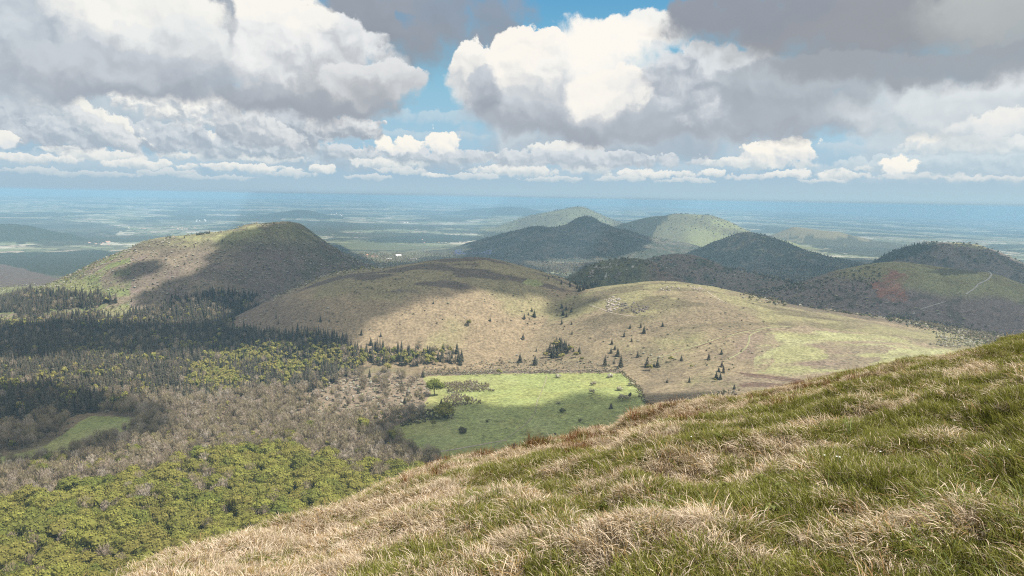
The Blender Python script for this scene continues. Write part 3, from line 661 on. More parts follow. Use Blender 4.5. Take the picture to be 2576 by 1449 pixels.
grow([(1000, 1180), (1100, 1150), (1230, 1150), (1420, 1092), (1420, 1115), (1200, 1190)], 6, 900, 1500, lambda px, py, a, b: [('dark_shrub', .5 + 0 * a, .7, 1.5), ('bare_tree', .25 + 0 * a, .4, .7), ('leafy_tree', .05 + 0 * a, .5, .7)])
grow([(1840, 760), (1900, 732), (2060, 700), (2210, 664), (2240, 750), (2300, 770), (2576, 840), (2640, 860), (2640, 900), (2380, 850), (2200, 800), (2000, 770)], 15, 2000, 3400, lambda px, py, a, b: [('spruce_tree', .03 + .16 * sstep(.52, .62, a) * (px < 2330), .35, .65), ('dark_shrub', .22 + .25 * sstep(.5, .6, a), 1.0, 2.8), ('pale_shrub', .18 + .1 * a, 1.0, 2.6), ('leafy_tree', .04 + .12 * sstep(.55, .65, b), .35, .6)])
grow([(2230, 788), (2300, 800), (2420, 822), (2640, 862), (2640, 900), (2500, 872), (2400, 840), (2300, 815), (2230, 802)], 7, 1900, 3000, lambda px, py, a, b: [('pale_shrub', .3 + 0 * a, .9, 1.9), ('dark_shrub', .25 + 0 * a, .9, 1.8), ('bare_tree', .15 + 0 * a, .4, .7), ('leafy_tree', .12 * sstep(.4, .6, b), .4, .6)])
grow([(2340, 868), (2360, 848), (2420, 848), (2500, 868), (2520, 890), (2440, 878)], 6, 1700, 2600, lambda px, py, a, b: [('pale_shrub', .5 + 0 * a, 1.0, 2.0), ('leafy_tree', .2 + 0 * a, .35, .55)])
grow([(1410, 735), (1400, 690), (1500, 655), (1700, 640), (1830, 665), (2060, 725), (1930, 740), (1800, 725), (1660, 705), (1500, 728)], 19, 2200, 4000, lambda px, py, a, b: [('spruce_tree', .02 + .14 * sstep(.52, .62, a), .4, .7), ('dark_shrub', .3 + .2 * sstep(.5, .6, a), 1.2, 3.2), ('pale_shrub', .16 + .1 * a, 1.0, 2.6), ('leafy_tree', .05 * sstep(.5, .6, b), .4, .6)])
grow([(1290, 668), (1340, 650), (1500, 640), (1640, 648), (1500, 660), (1400, 695)], 22, 3000, 7000, lambda px, py, a, b: [('spruce_tree', .5 * sstep(.5, .6, b), .7, 1.1), ('bare_tree', .4 + 0 * a, .8, 1.3)])
grow([(1700, 700), (1900, 670), (2200, 665), (2200, 690), (2060, 725), (1900, 705)], 26, 3300, 6000, lambda px, py, a, b: [('spruce_tree', .4 + .3 * sstep(.45, .6, b), .8, 1.2), ('leafy_tree', .12 * sstep(.5, .6, a), .7, 1.1), ('bare_tree', .25 + 0 * a, .8, 1.3)])
grow([(2130, 690), (2230, 632), (2330, 606), (2470, 610), (2560, 650), (2640, 690), (2600, 740), (2480, 684), (2260, 660)], 30, 3900, 6200, lambda px, py, a, b: [('spruce_tree', .75 * (px < 2330) * (py < 660), .8, 1.2), ('dark_shrub', .4 + 0 * a, 2.0, 4.2), ('pale_shrub', .25 + 0 * a, 1.6, 3.6), ('leafy_tree', .1 * sstep(.5, .6, b), .5, .9)])
grow([(860, 640), (900, 640), (1240, 636), (1300, 668), (1000, 690), (900, 668)], 22, 4500, 7500, lambda px, py, a, b: [('leafy_tree', .25 + .25 * sstep(.5, .6, a), .6, 1.1), ('bare_tree', .3 + 0 * a, .8, 1.3), ('spruce_tree', .25 * sstep(.55, .62, b), .7, 1.0)])

# woods on the farther cones: crowns too small to tell apart, drawn as low round clumps
for who, D0, D1, poly, sp in (('chopine', 6000, 8400, [(1140, 660), (1220, 596), (1300, 570), (1480, 535), (1560, 570), (1680, 600), (1640, 640), (1400, 665)], 34), ('wooded', 5300, 7200, [(1640, 680), (1760, 612), (1890, 575), (2000, 605), (2300, 690), (2200, 715), (1900, 712)], 30)):
    grow(poly, sp, D0, D1, lambda px, py, a, b: [('spruce_tree', .35 * sstep(.4, .6, b) + .05, .7, 1.0), ('dark_shrub', .3 + 0 * a, 2.0, 3.6), ('leafy_tree', .14 * sstep(.5, .65, a), .7, 1.1), ('pale_shrub', .10 + 0 * a, 2.0, 3.5)])
grow([(1190, 605), (1330, 540), (1450, 512), (1560, 552), (1620, 580), (1700, 535), (1800, 540), (1990, 610), (1640, 610), (1300, 610)], 60, 9500, 14500, lambda px, py, a, b: [('dark_shrub', .35 + .3 * sstep(.5, .6, a), 3.0, 6.0), ('pale_shrub', .15 + 0 * a, 3.0, 5.0)])

# hedges round the meadow
grow([(1062, 938), (1562, 929), (1562, 936), (1062, 945)], 3.4, 1400, 2000, lambda px, py, a, b: [('dark_shrub', .5 * sstep(.35, .5, a), .35, .75), ('pale_shrub', .2 + 0 * a, .35, .7)])
grow([(1558, 934), (1570, 934), (1600, 960), (1622, 985), (1640, 1022), (1648, 1060), (1636, 1060), (1626, 1022), (1606, 985), (1585, 960)], 3.0, 1000, 1900, lambda px, py, a, b: [('dark_shrub', .7 + 0 * a, .4, .85), ('pale_shrub', .15 + 0 * a, .4, .8)])
# ------------------------------------------------------------------ lone trees named one by one, then the largest of each kind, then the rest
LONE = {k: [] for k in KINDS}
def put_at(px, py):
    p = on_land(px, py)
    return p
def individual(kd, p, s, wf, rot, label, cat, group, k=None):
    L = KINDS[kd][0]; td, cdt, _ = L[int(k if k is not None else rng.integers(len(L)))]
    if td is None:
        o = bpy.data.objects.new(kd, cdt); COL.objects.link(o)
    else:
        o = bpy.data.objects.new(kd, None); o.empty_display_size = .5; COL.objects.link(o)
        for nm, dt in (('trunk', td), ('crown', cdt)):
            c = bpy.data.objects.new(nm, dt); c.parent = o; COL.objects.link(c)
    o.location = p; o.rotation_euler = (0, 0, rot); o.scale = (s * wf, s * wf, s); tag(o, label, cat, group); return o
ORD = ['first', 'second', 'third', 'fourth', 'fifth', 'sixth', 'seventh', 'eighth', 'ninth', 'tenth', 'eleventh', 'twelfth', 'thirteenth', 'fourteenth', 'fifteenth', 'sixteenth', 'seventeenth', 'eighteenth', 'nineteenth', 'twentieth']
COUNT = {k: 0 for k in KINDS}
def lone(kd, pts, text, cat, group, hpx, h0, wf=1.0):
    """plants standing alone; pts = foot in the photo copy (and own height in its pixels); labels count from the left"""
    pts = sorted(pts)
    for i, q in enumerate(pts):
        p = put_at(q[0], q[1])
        if p is None: continue
        hp = q[2] if len(q) > 2 else hpx
        s = hp * K / FPX * math.hypot(p[0], p[1]) / h0
        if kd == 'spruce_tree': s *= 1.12; wf = 1.4
        lab = text[i] if isinstance(text, list) else text.replace('#', ORD[i])
        individual(kd, p, s, wf, rng.uniform(0, 6.28), lab, cat, group); COUNT[kd] += 1
SP, PL = 'spruce', 18.0
lone('spruce_tree', [(1585, 826, 12), (1612, 824, 12), (1620, 838, 19), (1570, 847, 13), (1589, 859, 11), (1539, 866, 14), (1547, 879, 14), (1537, 888, 16), (1554, 896, 22), (1604, 899, 17), (1667, 821, 13)], 'dark spruce scattered on the tan slope below the crag, # from the left', SP, 'lone spruces below the crag', 16, PL)
lone('spruce_tree', [(1522, 920, 25), (1545, 915, 12), (1562, 923, 28), (1555, 927, 10), (1628, 923, 28), (1645, 922, 11), (1654, 923, 22)], 'dark spruce just beyond the meadow corner, # from the left', SP, 'spruces beyond the meadow corner', 20, PL)
lone('spruce_tree', [(1714, 908, 16), (1783, 904, 17), (1815, 891, 14), (1816, 923, 16), (1808, 935, 14), (1820, 938, 18), (1802, 953, 20), (1812, 955, 18), (1734, 962, 14), (1678, 963, 12), (1847, 979, 14)], 'small spruce on heath right of the meadow, # from the left', SP, 'lone spruces on the heath right of the meadow', 16, PL)
lone('spruce_tree', [(1316, 853, 16), (1319, 802, 14), (1338, 783, 12), (1344, 797, 19), (1330, 793, 8), (1349, 884, 9), (1308, 912, 24), (1346, 918, 28)], 'dark spruce on the sunlit hillside above the meadow, # from the left', SP, 'lone spruces above the meadow', 16, PL)
lone('spruce_tree', [(1413, 775, 14), (1424, 780, 12), (1416, 793, 16), (1413, 815, 12), (1437, 785, 14), (1425, 797, 12), (1438, 816, 9), (1439, 841, 10)], 'small spruce in the strip above the tree clump, # from the left', SP, 'strip of spruces on the tan hillside', 13, PL)
lone('spruce_tree', [(1384, 885, 26), (1392, 893, 28), (1400, 880, 30), (1408, 872, 28), (1396, 900, 26), (1404, 899, 30), (1412, 880, 30), (1420, 878, 26), (1424, 884, 26), (1431, 880, 20), (1388, 899, 22), (1457, 889, 18), (1443, 884, 10), (1412, 895, 26), (1376, 893, 18)], 'spruce in the dense clump of trees above the meadow, # from the left', SP, 'spruces of the clump above the meadow', 24, PL)
lone('spruce_tree', [(909, 843, 14), (933, 868, 20), (958, 847, 12), (1090, 764, 8), (1233, 808, 12), (806, 809, 14)], 'lone spruce on the middle hill, # from the left', SP, 'lone spruces on the middle hill', 14, PL)
lone('spruce_tree', [(1064, 949, 20)], ['dark spruce at the upper left corner of the bright meadow'], SP, None, 20, PL)
lone('spruce_tree', [(1537, 1028, 18)], ['small dark spruce standing in the shaded part of the bright meadow'], SP, None, 18, PL)
lone('spruce_tree', [(786, 1009, 26), (1019, 1015, 20), (1110, 1022, 22), (756, 1049, 14), (704, 1086, 14)], 'solitary spruce among the bare scrub left of the meadow, # from the left', SP, 'spruces in the bare scrub', 20, PL)
lone('spruce_tree', [(1293, 1128, 18)], ['small dark spruce half hidden by the grassy slope under the meadow'], SP, None, 18, PL)
lone('pine_tree', [(1585, 1004, 18)], ['round dark pine in the lower right of the bright meadow'], 'pine', None, 18, 12.5)
lone('spruce_tree', [(495 + i * 3.2, 592 - i * .5, 7) for i in range(11)], 'spruce in the row on the crater rim, # from the left', SP, 'row of spruces on the left hill', 7, PL)
lone('spruce_tree', [(418, 600, 6), (428, 599, 8)], ['left one of two spruces on the lower crest of the left hill', 'right one of two spruces on the lower crest of the left hill'], SP, 'pair of spruces on the left hill', 7, PL)
lone('spruce_tree', [(1412, 715, 12), (1434, 722, 13), (1448, 716, 12), (1452, 727, 15), (1458, 733, 18), (1462, 722, 14), (1468, 730, 16), (1474, 724, 16), (1486, 718, 14), (1490, 723, 15), (1497, 716, 12), (1503, 717, 12), (1470, 719, 12), (1380, 702, 8), (1480, 727, 14), (1426, 742, 8)], 'dark spruce on the saddle between near hills, # from the left', SP, 'spruces on the saddle', 13, PL)
YL = 'round tree'
lone('leafy_tree', [(975, 937, 22)], ['bright yellow-green round tree at the edge of the bare scrub under the spruces'], YL, None, 22, 10, 1.5)
lone('leafy_tree', [(1256, 942, 15)], ['yellow round bush on the far edge of the bright meadow'], YL, None, 15, 10, 1.7)
lone('oak_tree', [(1093, 995, 33)], ['large round green tree in the left of the bright meadow'], YL, None, 33, 12)
lone('leafy_tree', [(1175, 1016, 17)], ['small yellow bush at the right end of the lower shrub island in the meadow'], YL, None, 17, 10, 1.5)
lone('leafy_tree', [(1090, 1074, 20)], ['small green bush in the shaded lower left of the meadow'], YL, None, 20, 10, 1.3)
lone('oak_tree', [(1118, 1052, 32)], ['broad dark green tree between the scrub and the shaded meadow'], YL, None, 32, 12, 1.25)
lone('leafy_tree', [(1634, 932, 15), (1688, 911, 16), (1739, 926, 8), (1799, 960, 9), (1448, 900, 17), (1463, 910, 14), (1398, 878, 22), (1372, 900, 16), (1436, 887, 16), (1413, 905, 18), (1179, 820, 18)], 'yellow-green round bush beyond the meadow, # from the left', YL, 'yellow bushes beyond the meadow', 15, 10, 1.5)
lone('pale_shrub', [(1404, 950, 9), (1493, 969, 9), (1559, 982, 10), (1587, 970, 9), (1535, 949, 12), (1490, 990, 10), (1567, 1010, 16), (1405, 1016, 6)], 'pale leafless bush standing in the bright meadow, # from the left', 'bush', 'pale bushes in the meadow', 10, 2.3)
lone('dark_shrub', [(1415, 1038, 12), (1600, 1048, 14), (1459, 1062, 9), (1164, 1090, 14), (1158, 1082, 8), (1225, 1062, 6)], 'dark bush in the shaded part of the meadow, # from the left', 'bush', 'dark bushes in the meadow', 10, 2.3)

LABELS = {'oak_tree': ('yellow-green leafy oak crowding the dense wood at lower left', 'oak', 'oaks of the lower left wood'),
          'leafy_tree': ('young yellow-green broadleaf tree mixed into the dark spruce wood and scrub', 'broadleaf tree', 'yellow-green trees among the woods'),
          'spruce_tree': ('dark pointed spruce crowding the wood on the left', 'spruce', 'spruces of the dark wood'),
          'bare_tree': ('leafless brown birch in the bare wood between oaks and spruces', 'birch', 'bare birches'),
          'pale_shrub': ('pale greyish shrub growing in the brown scrub', 'shrub', 'pale shrubs in the scrub'),
          'dark_shrub': ('low dark brown shrub growing in the heath', 'shrub', 'dark shrubs in the heath')}
NAMES = {'oak_tree': 'oak_wood', 'leafy_tree': 'leafy_wood', 'spruce_tree': 'spruce_wood', 'bare_tree': 'birch_wood', 'pale_shrub': 'pale_scrub', 'dark_shrub': 'dark_scrub'}
HEIGHT = {'oak_tree': 12, 'leafy_tree': 10, 'spruce_tree': 17, 'bare_tree': 10, 'pale_shrub': 2.2, 'dark_shrub': 2.2}
for kd, rows in PLANTS.items():
    if kd == 'pine_tree' or not rows: continue
    A = np.concatenate(rows); top = A[:, 2] + HEIGHT[kd] * A[:, 3]
    px, py = project(A[:, 0], A[:, 1], top)
    A = A[(px > -130) & (px < 2706) & (py < hill_edge(px) + 40)]; top = A[:, 2] + HEIGHT[kd] * A[:, 3]
    if kd.endswith('tree'):      # nothing tall stands on or right in front of the clearings
        mx, my = project(A[:, 0], A[:, 1], A[:, 2] + HEIGHT[kd] * A[:, 3] * .5); isl = (mx > 1100) & (mx < 1260) & (my < 1035)
        k = ~(inpoly(mx, my, CLEARING) | (inpoly(mx, my, MEADOW) & ~isl)); A = A[k]; top = top[k]
    px, py = project(A[:, 0], A[:, 1], top); size = A[:, 3] * HEIGHT[kd] / np.hypot(A[:, 0], A[:, 1])
    ok = (px > 12) & (px < 2564) & (py < hill_edge(px) - 14) & (py < 1425) & visible(A[:, 0], A[:, 1], A[:, 2], HEIGHT[kd] * A[:, 3] * .3)
    order = np.argsort(np.where(ok, -size, 9)); n = max(0, min(300 - COUNT[kd], int(ok.sum()))); near = order[:n]; rest = order[n:]
    lab, cat, grp = LABELS[kd]
    for i in near: individual(kd, A[i, :3], A[i, 3], A[i, 4], rng.uniform(0, 6.28), lab, cat, grp)
    B = A[rest]; m = len(B)
    if m:
        rot = np.zeros((m, 3)); rot[:, 2] = rng.uniform(0, 6.28, m); sc3 = np.stack([B[:, 3] * B[:, 4], B[:, 3] * B[:, 4], B[:, 3]], 1)
        scatter(NAMES[kd], kd, B[:, :3], rot, sc3, rng.integers(0, len(KINDS[kd][0]), m))
    print('PLANTS', kd, n, m)
# ------------------------------------------------------------------ near slope: a convex shoulder of the summit, tufted with straw and green grass
EYE = 1.62
_e = np.array([p for p in EDGE_PTS if -200 < p[0] < 2750], float); _d = ray(_e[:, 0], _e[:, 1])
_saz = np.arctan2(_d[:, 0], _d[:, 1]); _stl = _d[:, 2] / np.hypot(_d[:, 0], _d[:, 1])
_gx, _gy = np.linalg.lstsq(np.stack([np.sin(_saz), np.cos(_saz)], 1), _stl, rcond=None)[0]
def slope_z(x, y, bumps=True):
    r = np.hypot(x, y); a = np.arctan2(x, y)
    plane = _gx * np.sin(a) + _gy * np.cos(a)
    w = sstep(R(34), R(48), np.abs(a)); tl = np.interp(a, _saz, _stl) * (1 - w) + plane * w
    D = np.interp(np.degrees(a), [-60, -34, -26, -18, 0, 15, 25, 34, 60], [7.5, 8, 9, 11, 14, 16.5, 18.5, 20, 22])
    tl = tl - .10 / D                                   # room for the grass on top
    p = -tl - 2 * EYE / D; q = EYE / D ** 2
    rb = np.maximum((.78 - p) / (2 * q), D)              # beyond this the slope stays straight
    z = -EYE - p * np.minimum(r, rb) - q * np.minimum(r, rb) ** 2 - np.maximum(r - rb, 0) * np.minimum(p + 2 * q * rb, .95)
    if bumps:
        k = sstep(1.0, 3.0, r)
        z = z + k * ((fbm(x, y, .5, 3, 501) - .5) * .27 + (fbm(x * .8 + y * .5, y - .3 * x, 1.4, 2, 502) - .5) * .44 + (fbm(x, y, 4.5, 2, 503) - .5) * .16 * sstep(3, 8, r))
    return z
def dryness(x, y, px):
    """0 green sward .. 1 straw"""
    b = np.interp(px, [-200, 600, 1100, 1500, 1800, 2100, 2576, 2800], [.72, .70, .62, .53, .43, .32, .22, .19])
    r = np.hypot(x, y)
    return b + (fbm(x, y, .85, 3, 511) - .5) * 1.1 + (fbm(x, y, .3, 2, 512) - .5) * .65 + .12 * sstep(9, 14, r) * (px < 2100)

def slope_material():
    m, t, out = new_mat('slope_turf'); at = t.add('ShaderNodeAttribute', attribute_name='dry'); pos = t.add('ShaderNodeNewGeometry').outputs['Position']
    n = t.noise(pos, 9, 5, .65); n2 = t.noise(pos, 30, 4, .6)
    g = t.mix(n, rgb(.035, .05, .012), rgb(.08, .09, .025)); d = t.mix(n2, rgb(.09, .062, .036), rgb(.24, .18, .115))
    col = t.mix(t.sstep(.35, .65, t.math('ADD', at.outputs['Fac'], t.math('MULTIPLY', t.math('SUBTRACT', n2, .5), .5))), g, d)
    bp = t.add('ShaderNodeBump'); bp.inputs['Strength'].default_value = .8; bp.inputs['Distance'].default_value = .05; t.link(n2, bp.inputs['Height'])
    principled(t, out, col, .95, .1, bp.outputs[0]); return m
def build_slope():
    ra = [.6]
    while ra[-1] < 24: ra.append(ra[-1] * 1.012)
    while ra[-1] < 640: ra.append(ra[-1] * 1.05)
    ra = np.array(ra); aa = np.radians(np.linspace(-105, 105, 440)); A, Q = np.meshgrid(aa, ra)
    x, y = Q * np.sin(A), Q * np.cos(A); z = slope_z(x, y); px, py = project(x, np.maximum(y, .05), z)
    px = np.where(y > .2, px, np.where(x > 0, 2700, -200)); nr, nc = x.shape; i = np.arange(nr * nc).reshape(nr, nc)
    f = np.stack([i[:-1, :-1], i[:-1, 1:], i[1:, 1:], i[1:, :-1]], -1).reshape(-1, 4)
    o = mesh_obj('hillside', np.stack([x, y, z], -1).reshape(-1, 3), f, slope_material(), smooth=True)
    fattr(o.data, 'dry', 'FLOAT', dryness(x, y, px).ravel()); tag(o, kind='structure')
build_slope()

def grass_mat(name, c0, c1, c2, trans=.3, tint=.55):
    return leaf_mat(name, c0, c1, c2, trans, tint)
M_GREEN = grass_mat('green_blades', (.115, .125, .026), (.185, .188, .046), (.155, .155, .045))
M_STRAW = grass_mat('straw_blades', (.33, .265, .19), (.52, .435, .335), (.41, .33, .24), .2, .5)
M_BROWN = grass_mat('brown_blades', (.17, .105, .055), (.27, .18, .10), (.21, .15, .06), .2, .4)
M_HEATH = grass_mat('heather_twigs', (.085, .035, .018), (.15, .06, .028), (.11, .055, .02), .1, .4)
M_LONG = grass_mat('long_blades', (.10, .125, .04), (.16, .19, .085), (.13, .16, .06), .3, .4)

def tuft(name, g, n, rad, L0, L1, wid, bend, lean, mats, mfrac=None, up=.9, seg=4, dome=0.0):
    """blades of grass that rise and arch over; 'lean' combs them towards -x"""
    V = []; F = []; T = []; Mi = []; k = 0
    for b in range(n):
        q = rad * math.sqrt(g.uniform()); a = g.uniform(0, 6.283); p = np.array([math.cos(a) * q, math.sin(a) * q, dome * (1 - (q / rad) ** 2) - .02])
        o = np.array([math.cos(a), math.sin(a), 0]) * (q / rad * .6 + .15) + g.normal(size=3) * np.array([.35, .35, 0]); o[0] -= lean
        d = np.array([o[0] * .55, o[1] * .55, up]); d /= np.linalg.norm(d); L = g.uniform(L0, L1); w = wid * g.uniform(.7, 1.2)
        s = np.cross(d, g.normal(size=3)); s[2] *= .3; s /= np.linalg.norm(s) + 1e-9; tint = np.clip(.5 + g.normal() * .25, 0, 1); mi = 0
        if mfrac is not None and g.uniform() < mfrac: mi = 1
        bd = bend * g.uniform(.5, 1.4); hd = np.array([o[0], o[1], 0]); hd /= np.linalg.norm(hd) + 1e-9
        for i in range(seg):
            ww = w * (1 - (i / seg) ** 2 * .75); V += [p - s * ww * .5, p + s * ww * .5]
            d = d + (hd * .7 - np.array([0, 0, 1.0])) * bd / seg * (i + 1) / seg * 1.6; d /= np.linalg.norm(d); p = p + d * L / seg
            if p[2] < .012: p[2] = .012 + g.uniform(0, .02)
            if dome:
                lim = dome * (1 - min(1.0, (p[0] ** 2 + p[1] ** 2) / rad ** 2)) + .01
                if p[2] < lim: p[2] = lim + g.uniform(0, .015)
        V.append(p)
        for i in range(seg - 1): F.append((k + 2 * i, k + 2 * i + 1, k + 2 * i + 3, k + 2 * i + 2)); T.append(tint); Mi.append(mi)
        F.append((k + 2 * seg - 2, k + 2 * seg - 1, k + 2 * seg)); T.append(tint); Mi.append(mi); k += 2 * seg + 1
    o = mesh_obj(name, V, F, mats, link=False); fattr(o.data, 'tint', 'FLOAT', T, 'FACE'); o.data.polygons.foreach_set('material_index', np.array(Mi, np.int32)); return o
GRASSES = {}
def pattern(name, objs):
    c = bpy.data.collections.new(name + '_patterns')
    for o in objs: c.objects.link(o)
    GRASSES[name] = (c, len(objs), objs)
_g = np.random.default_rng(91)
pattern('green', [tuft('green_pattern_%02d' % i, _g, 120, .10, .03, .085, .0036, .7, .15, [M_GREEN, M_STRAW], .10) for i in range(6)])
pattern('straw', [tuft('straw_pattern_%02d' % i, _g, 140, .11, .04, .11, .0034, 1.7, .22, [M_STRAW, M_BROWN], .2, .6) for i in range(6)])
pattern('thatch', [tuft('thatch_pattern_%02d' % i, _g, 70, .14, .05, .14, .0042, .9, .2, [M_STRAW, M_BROWN], .5, .35) for i in range(4)])
pattern('tall', [tuft('tall_pattern_%02d' % i, _g, 3, .10, .10, .22, .0038, .35, .2, [M_STRAW], None, 1.3) for i in range(5)])
pattern('blade', [tuft('blade_pattern_%02d' % i, _g, 26, .12, .14, .30, .0058, 1.3, .5, [M_LONG, M_GREEN], .4, .8, 5) for i in range(4)])
pattern('heather', [tuft('heather_pattern_%02d' % i, _g, 150, .16, .10, .30, .006, .15, .0, [M_HEATH, M_BROWN], .15, 1.1, 3) for i in range(3)])
pattern('tussock', [tuft('tussock_pattern_%02d' % i, _g, 620, .20, .09, .19, .0034, 1.5, .5, [M_STRAW, M_BROWN], .14, .85, 5, .10) for i in range(5)])

def slope_pts(sp, rmin, rmax):
    x, y = jgrid(-rmax * .75, rmax * .72, rmin * .4, rmax, sp); r = np.hypot(x, y); a = np.degrees(np.arctan2(x, y))
    k = (r > rmin) & (r < rmax) & (a > -39) & (a < 39); x, y = x[k], y[k]; z = slope_z(x, y); px, py = project(x, y, z)
    D = np.interp(np.degrees(np.arctan2(x, y)), [-34, -26, -18, 0, 15, 25, 34], [8, 9, 11, 14, 16.5, 18.5, 20])
    k = (px > -260) & (px < 2840) & (py < 1640) & (np.hypot(x, y) < D * 1.32); return tuple(q[k] for q in (x, y, z, px, py))
def sow(name, pat, prob, sp, s0, s1, rmin=1.8, rmax=27, turn=6.283, tilt=.12):
    x, y, z, px, py = slope_pts(sp, rmin, rmax); dr = dryness(x, y, px); pr = prob(x, y, px, py, dr); k = rng.uniform(0, 1, len(x)) < pr
    x, y, z = x[k], y[k], z[k]; n = len(x); rot = rng.normal(size=(n, 3)) * tilt; rot[:, 2] = rng.uniform(-turn / 2, turn / 2, n)
    s = rng.uniform(s0, s1, n); sc = np.stack([s, s, s * rng.uniform(.8, 1.2, n)], 1)
    scatter(name, GRASSES[pat][0], np.stack([x, y, z], 1), rot, sc, rng.integers(0, GRASSES[pat][1], n)); print('GRASS', name, n)
sow('green_grass', 'green', lambda x, y, px, py, d: .12 + .88 * sstep(.60, .46, d), .07, .7, 1.3)
sow('straw_grass', 'straw', lambda x, y, px, py, d: .02 + .9 * sstep(.44, .60, d), .10, .7, 1.4)
sow('dead_thatch', 'thatch', lambda x, y, px, py, d: .08 + .5 * sstep(.40, .58, d), .12, .8, 1.4)
sow('straw_clumps', 'tussock', lambda x, y, px, py, d: .5 * sstep(.48, .64, d), .40, .35, .75, turn=3.0)
sow('tall_stalks', 'tall', lambda x, y, px, py, d: (.03 + .05 * sstep(.4, .6, d)), .26, .6, 1.0)
sow('long_grass', 'blade', lambda x, y, px, py, d: .4 * sstep(2250, 2420, px) * sstep(1130, 1260, py) + .012, .16, .7, 1.15, turn=2.4)
sow('brown_sedge', 'thatch', lambda x, y, px, py, d: .5 * sstep(.56, .66, fbm(x, y, 1.6, 3, 520)), .2, .6, 1.1)

def rosette(name, g):
    s = Soup()
    for k in range(7):
        a = 6.283 * k / 7 + g.uniform(-.3, .3); L = g.uniform(.04, .085); w = L * .28; u = np.array([math.cos(a), math.sin(a), 0]); v = np.array([-math.sin(a), math.cos(a), 0]); z = np.array([0, 0, 1.0]); q = .03 + g.uniform(0, .04)
        s.face([u * .005 + z * q, u * L * .5 + v * w + z * (q + .022), u * L + z * (q + .008), u * L * .5 - v * w + z * (q + .022)], np.clip(.5 + g.normal() * .2, 0, 1))
    return s.build(name, [M_LEAF])
M_LEAF = grass_mat('weed_leaves', (.08, .10, .03), (.13, .145, .05), (.11, .12, .04), .25, .3)
pattern('weed', [rosette('weed_pattern_%02d' % i, _g) for i in range(4)])
sow('low_heather', 'heather', lambda x, y, px, py, d: .55 * sstep(.56, .66, fbm(x, y, 1.2, 2, 540)) * sstep(900, 1200, px) * sstep(2300, 2000, px) * sstep(70, 30, py - hill_edge(px)), .2, .45, .95)
sow('leafy_weeds', 'weed', lambda x, y, px, py, d: .2 * sstep(.5, .36, d) * sstep(.5, .6, fbm(x, y, .8, 2, 530)), .16, .5, 1.0)

# clumps one could point at
def slope_hit(px, py):
    d = ray(px, py); a = math.atan2(d[0], d[1]); sl = d[2] / math.hypot(d[0], d[1]); rr = np.linspace(1.5, 30, 1500)
    z = slope_z(rr * math.sin(a), rr * math.cos(a)); k = int(np.argmax(z / rr > sl)) if (z / rr > sl).any() else int(np.argmax(z / rr))
    r = rr[k]; return np.array([r * math.sin(a), r * math.cos(a), z[k]])
def clump(name, pat, px, py, wpx, h0, label, cat, group, turn=.5):
    p = slope_hit(px, py); s = .85 * wpx * K / FPX * np.linalg.norm(p) / h0; ob = GRASSES[pat][2]
    o = bpy.data.objects.new(name, ob[int(rng.integers(len(ob)))].data); COL.objects.link(o); o.location = p; o.scale = (s, s, s * .9)
    o.rotation_euler = (rng.normal() * .08, rng.normal() * .08, rng.uniform(-turn, turn)); tag(o, label, cat, group)
TUS = sorted([(1372, 1318, 108), (1262, 1412, 108), (1500, 1385, 108), (1545, 1300, 72), (1185, 1262, 79), (1245, 1300, 64), (1120, 1335, 79), (1010, 1330, 64), (905, 1345, 64), (1480, 1225, 64), (1640, 1175, 57), (1720, 1160, 57), (1620, 1215, 79), (1800, 1220, 50), (1950, 1350, 86), (1985, 1395, 64), (1710, 1412, 64), (2185, 1110, 43), (2225, 1225, 36), (2285, 1165, 50), (2310, 1180, 36), (2120, 1150, 43), (2060, 1180, 36), (2490, 1010, 64), (2545, 1030, 79), (1885, 1070, 43), (1760, 1050, 43), (1440, 1120, 43), (1330, 1150, 43), (1560, 1105, 43), (700, 1370, 57), (600, 1420, 64), (820, 1400, 64), (1700, 1110, 43), (1400, 1240, 57), (1060, 1400, 79)])
for i, q in enumerate(TUS):
    o_ = ORD[i] if i < 18 else ORD[len(TUS) - 1 - i]; side = 'left' if i < 18 else 'right'
    clump('grass_tussock', 'tussock', *q, .62, 'bleached straw tussock combed over on the near slope, %s large tussock from the %s' % (o_, side), 'grass tussock', 'straw tussocks on the near slope')
for q, lb in (((1918, 1010, 70), 'red-brown heather clump on the crest of the near slope under the heath'), ((1945, 1004, 46), 'smaller rusty heather clump just right of the red-brown one on the crest'),
              ((1610, 1056, 80), 'rusty heather clump on the crest beside the shaded meadow corner'), ((1580, 1070, 50), 'low rusty heather left of the clump at the meadow corner'), ((2050, 960, 44), 'small brown heather tuft on the crest in front of the pale heath'), ((1215, 1205, 60), 'orange-brown heather clump on the lower crest above the oak wood')):
    clump('heather_clump', 'heather', *q, .42, lb, 'heather', None, 3)
M_WHITE, _t, _o = new_mat('white_petals'); principled(_t, _o, rgb(.8, .8, .75), .7, .2)
M_STEM, _t, _o = new_mat('flower_stem'); principled(_t, _o, rgb(.1, .14, .04), .8, .2)
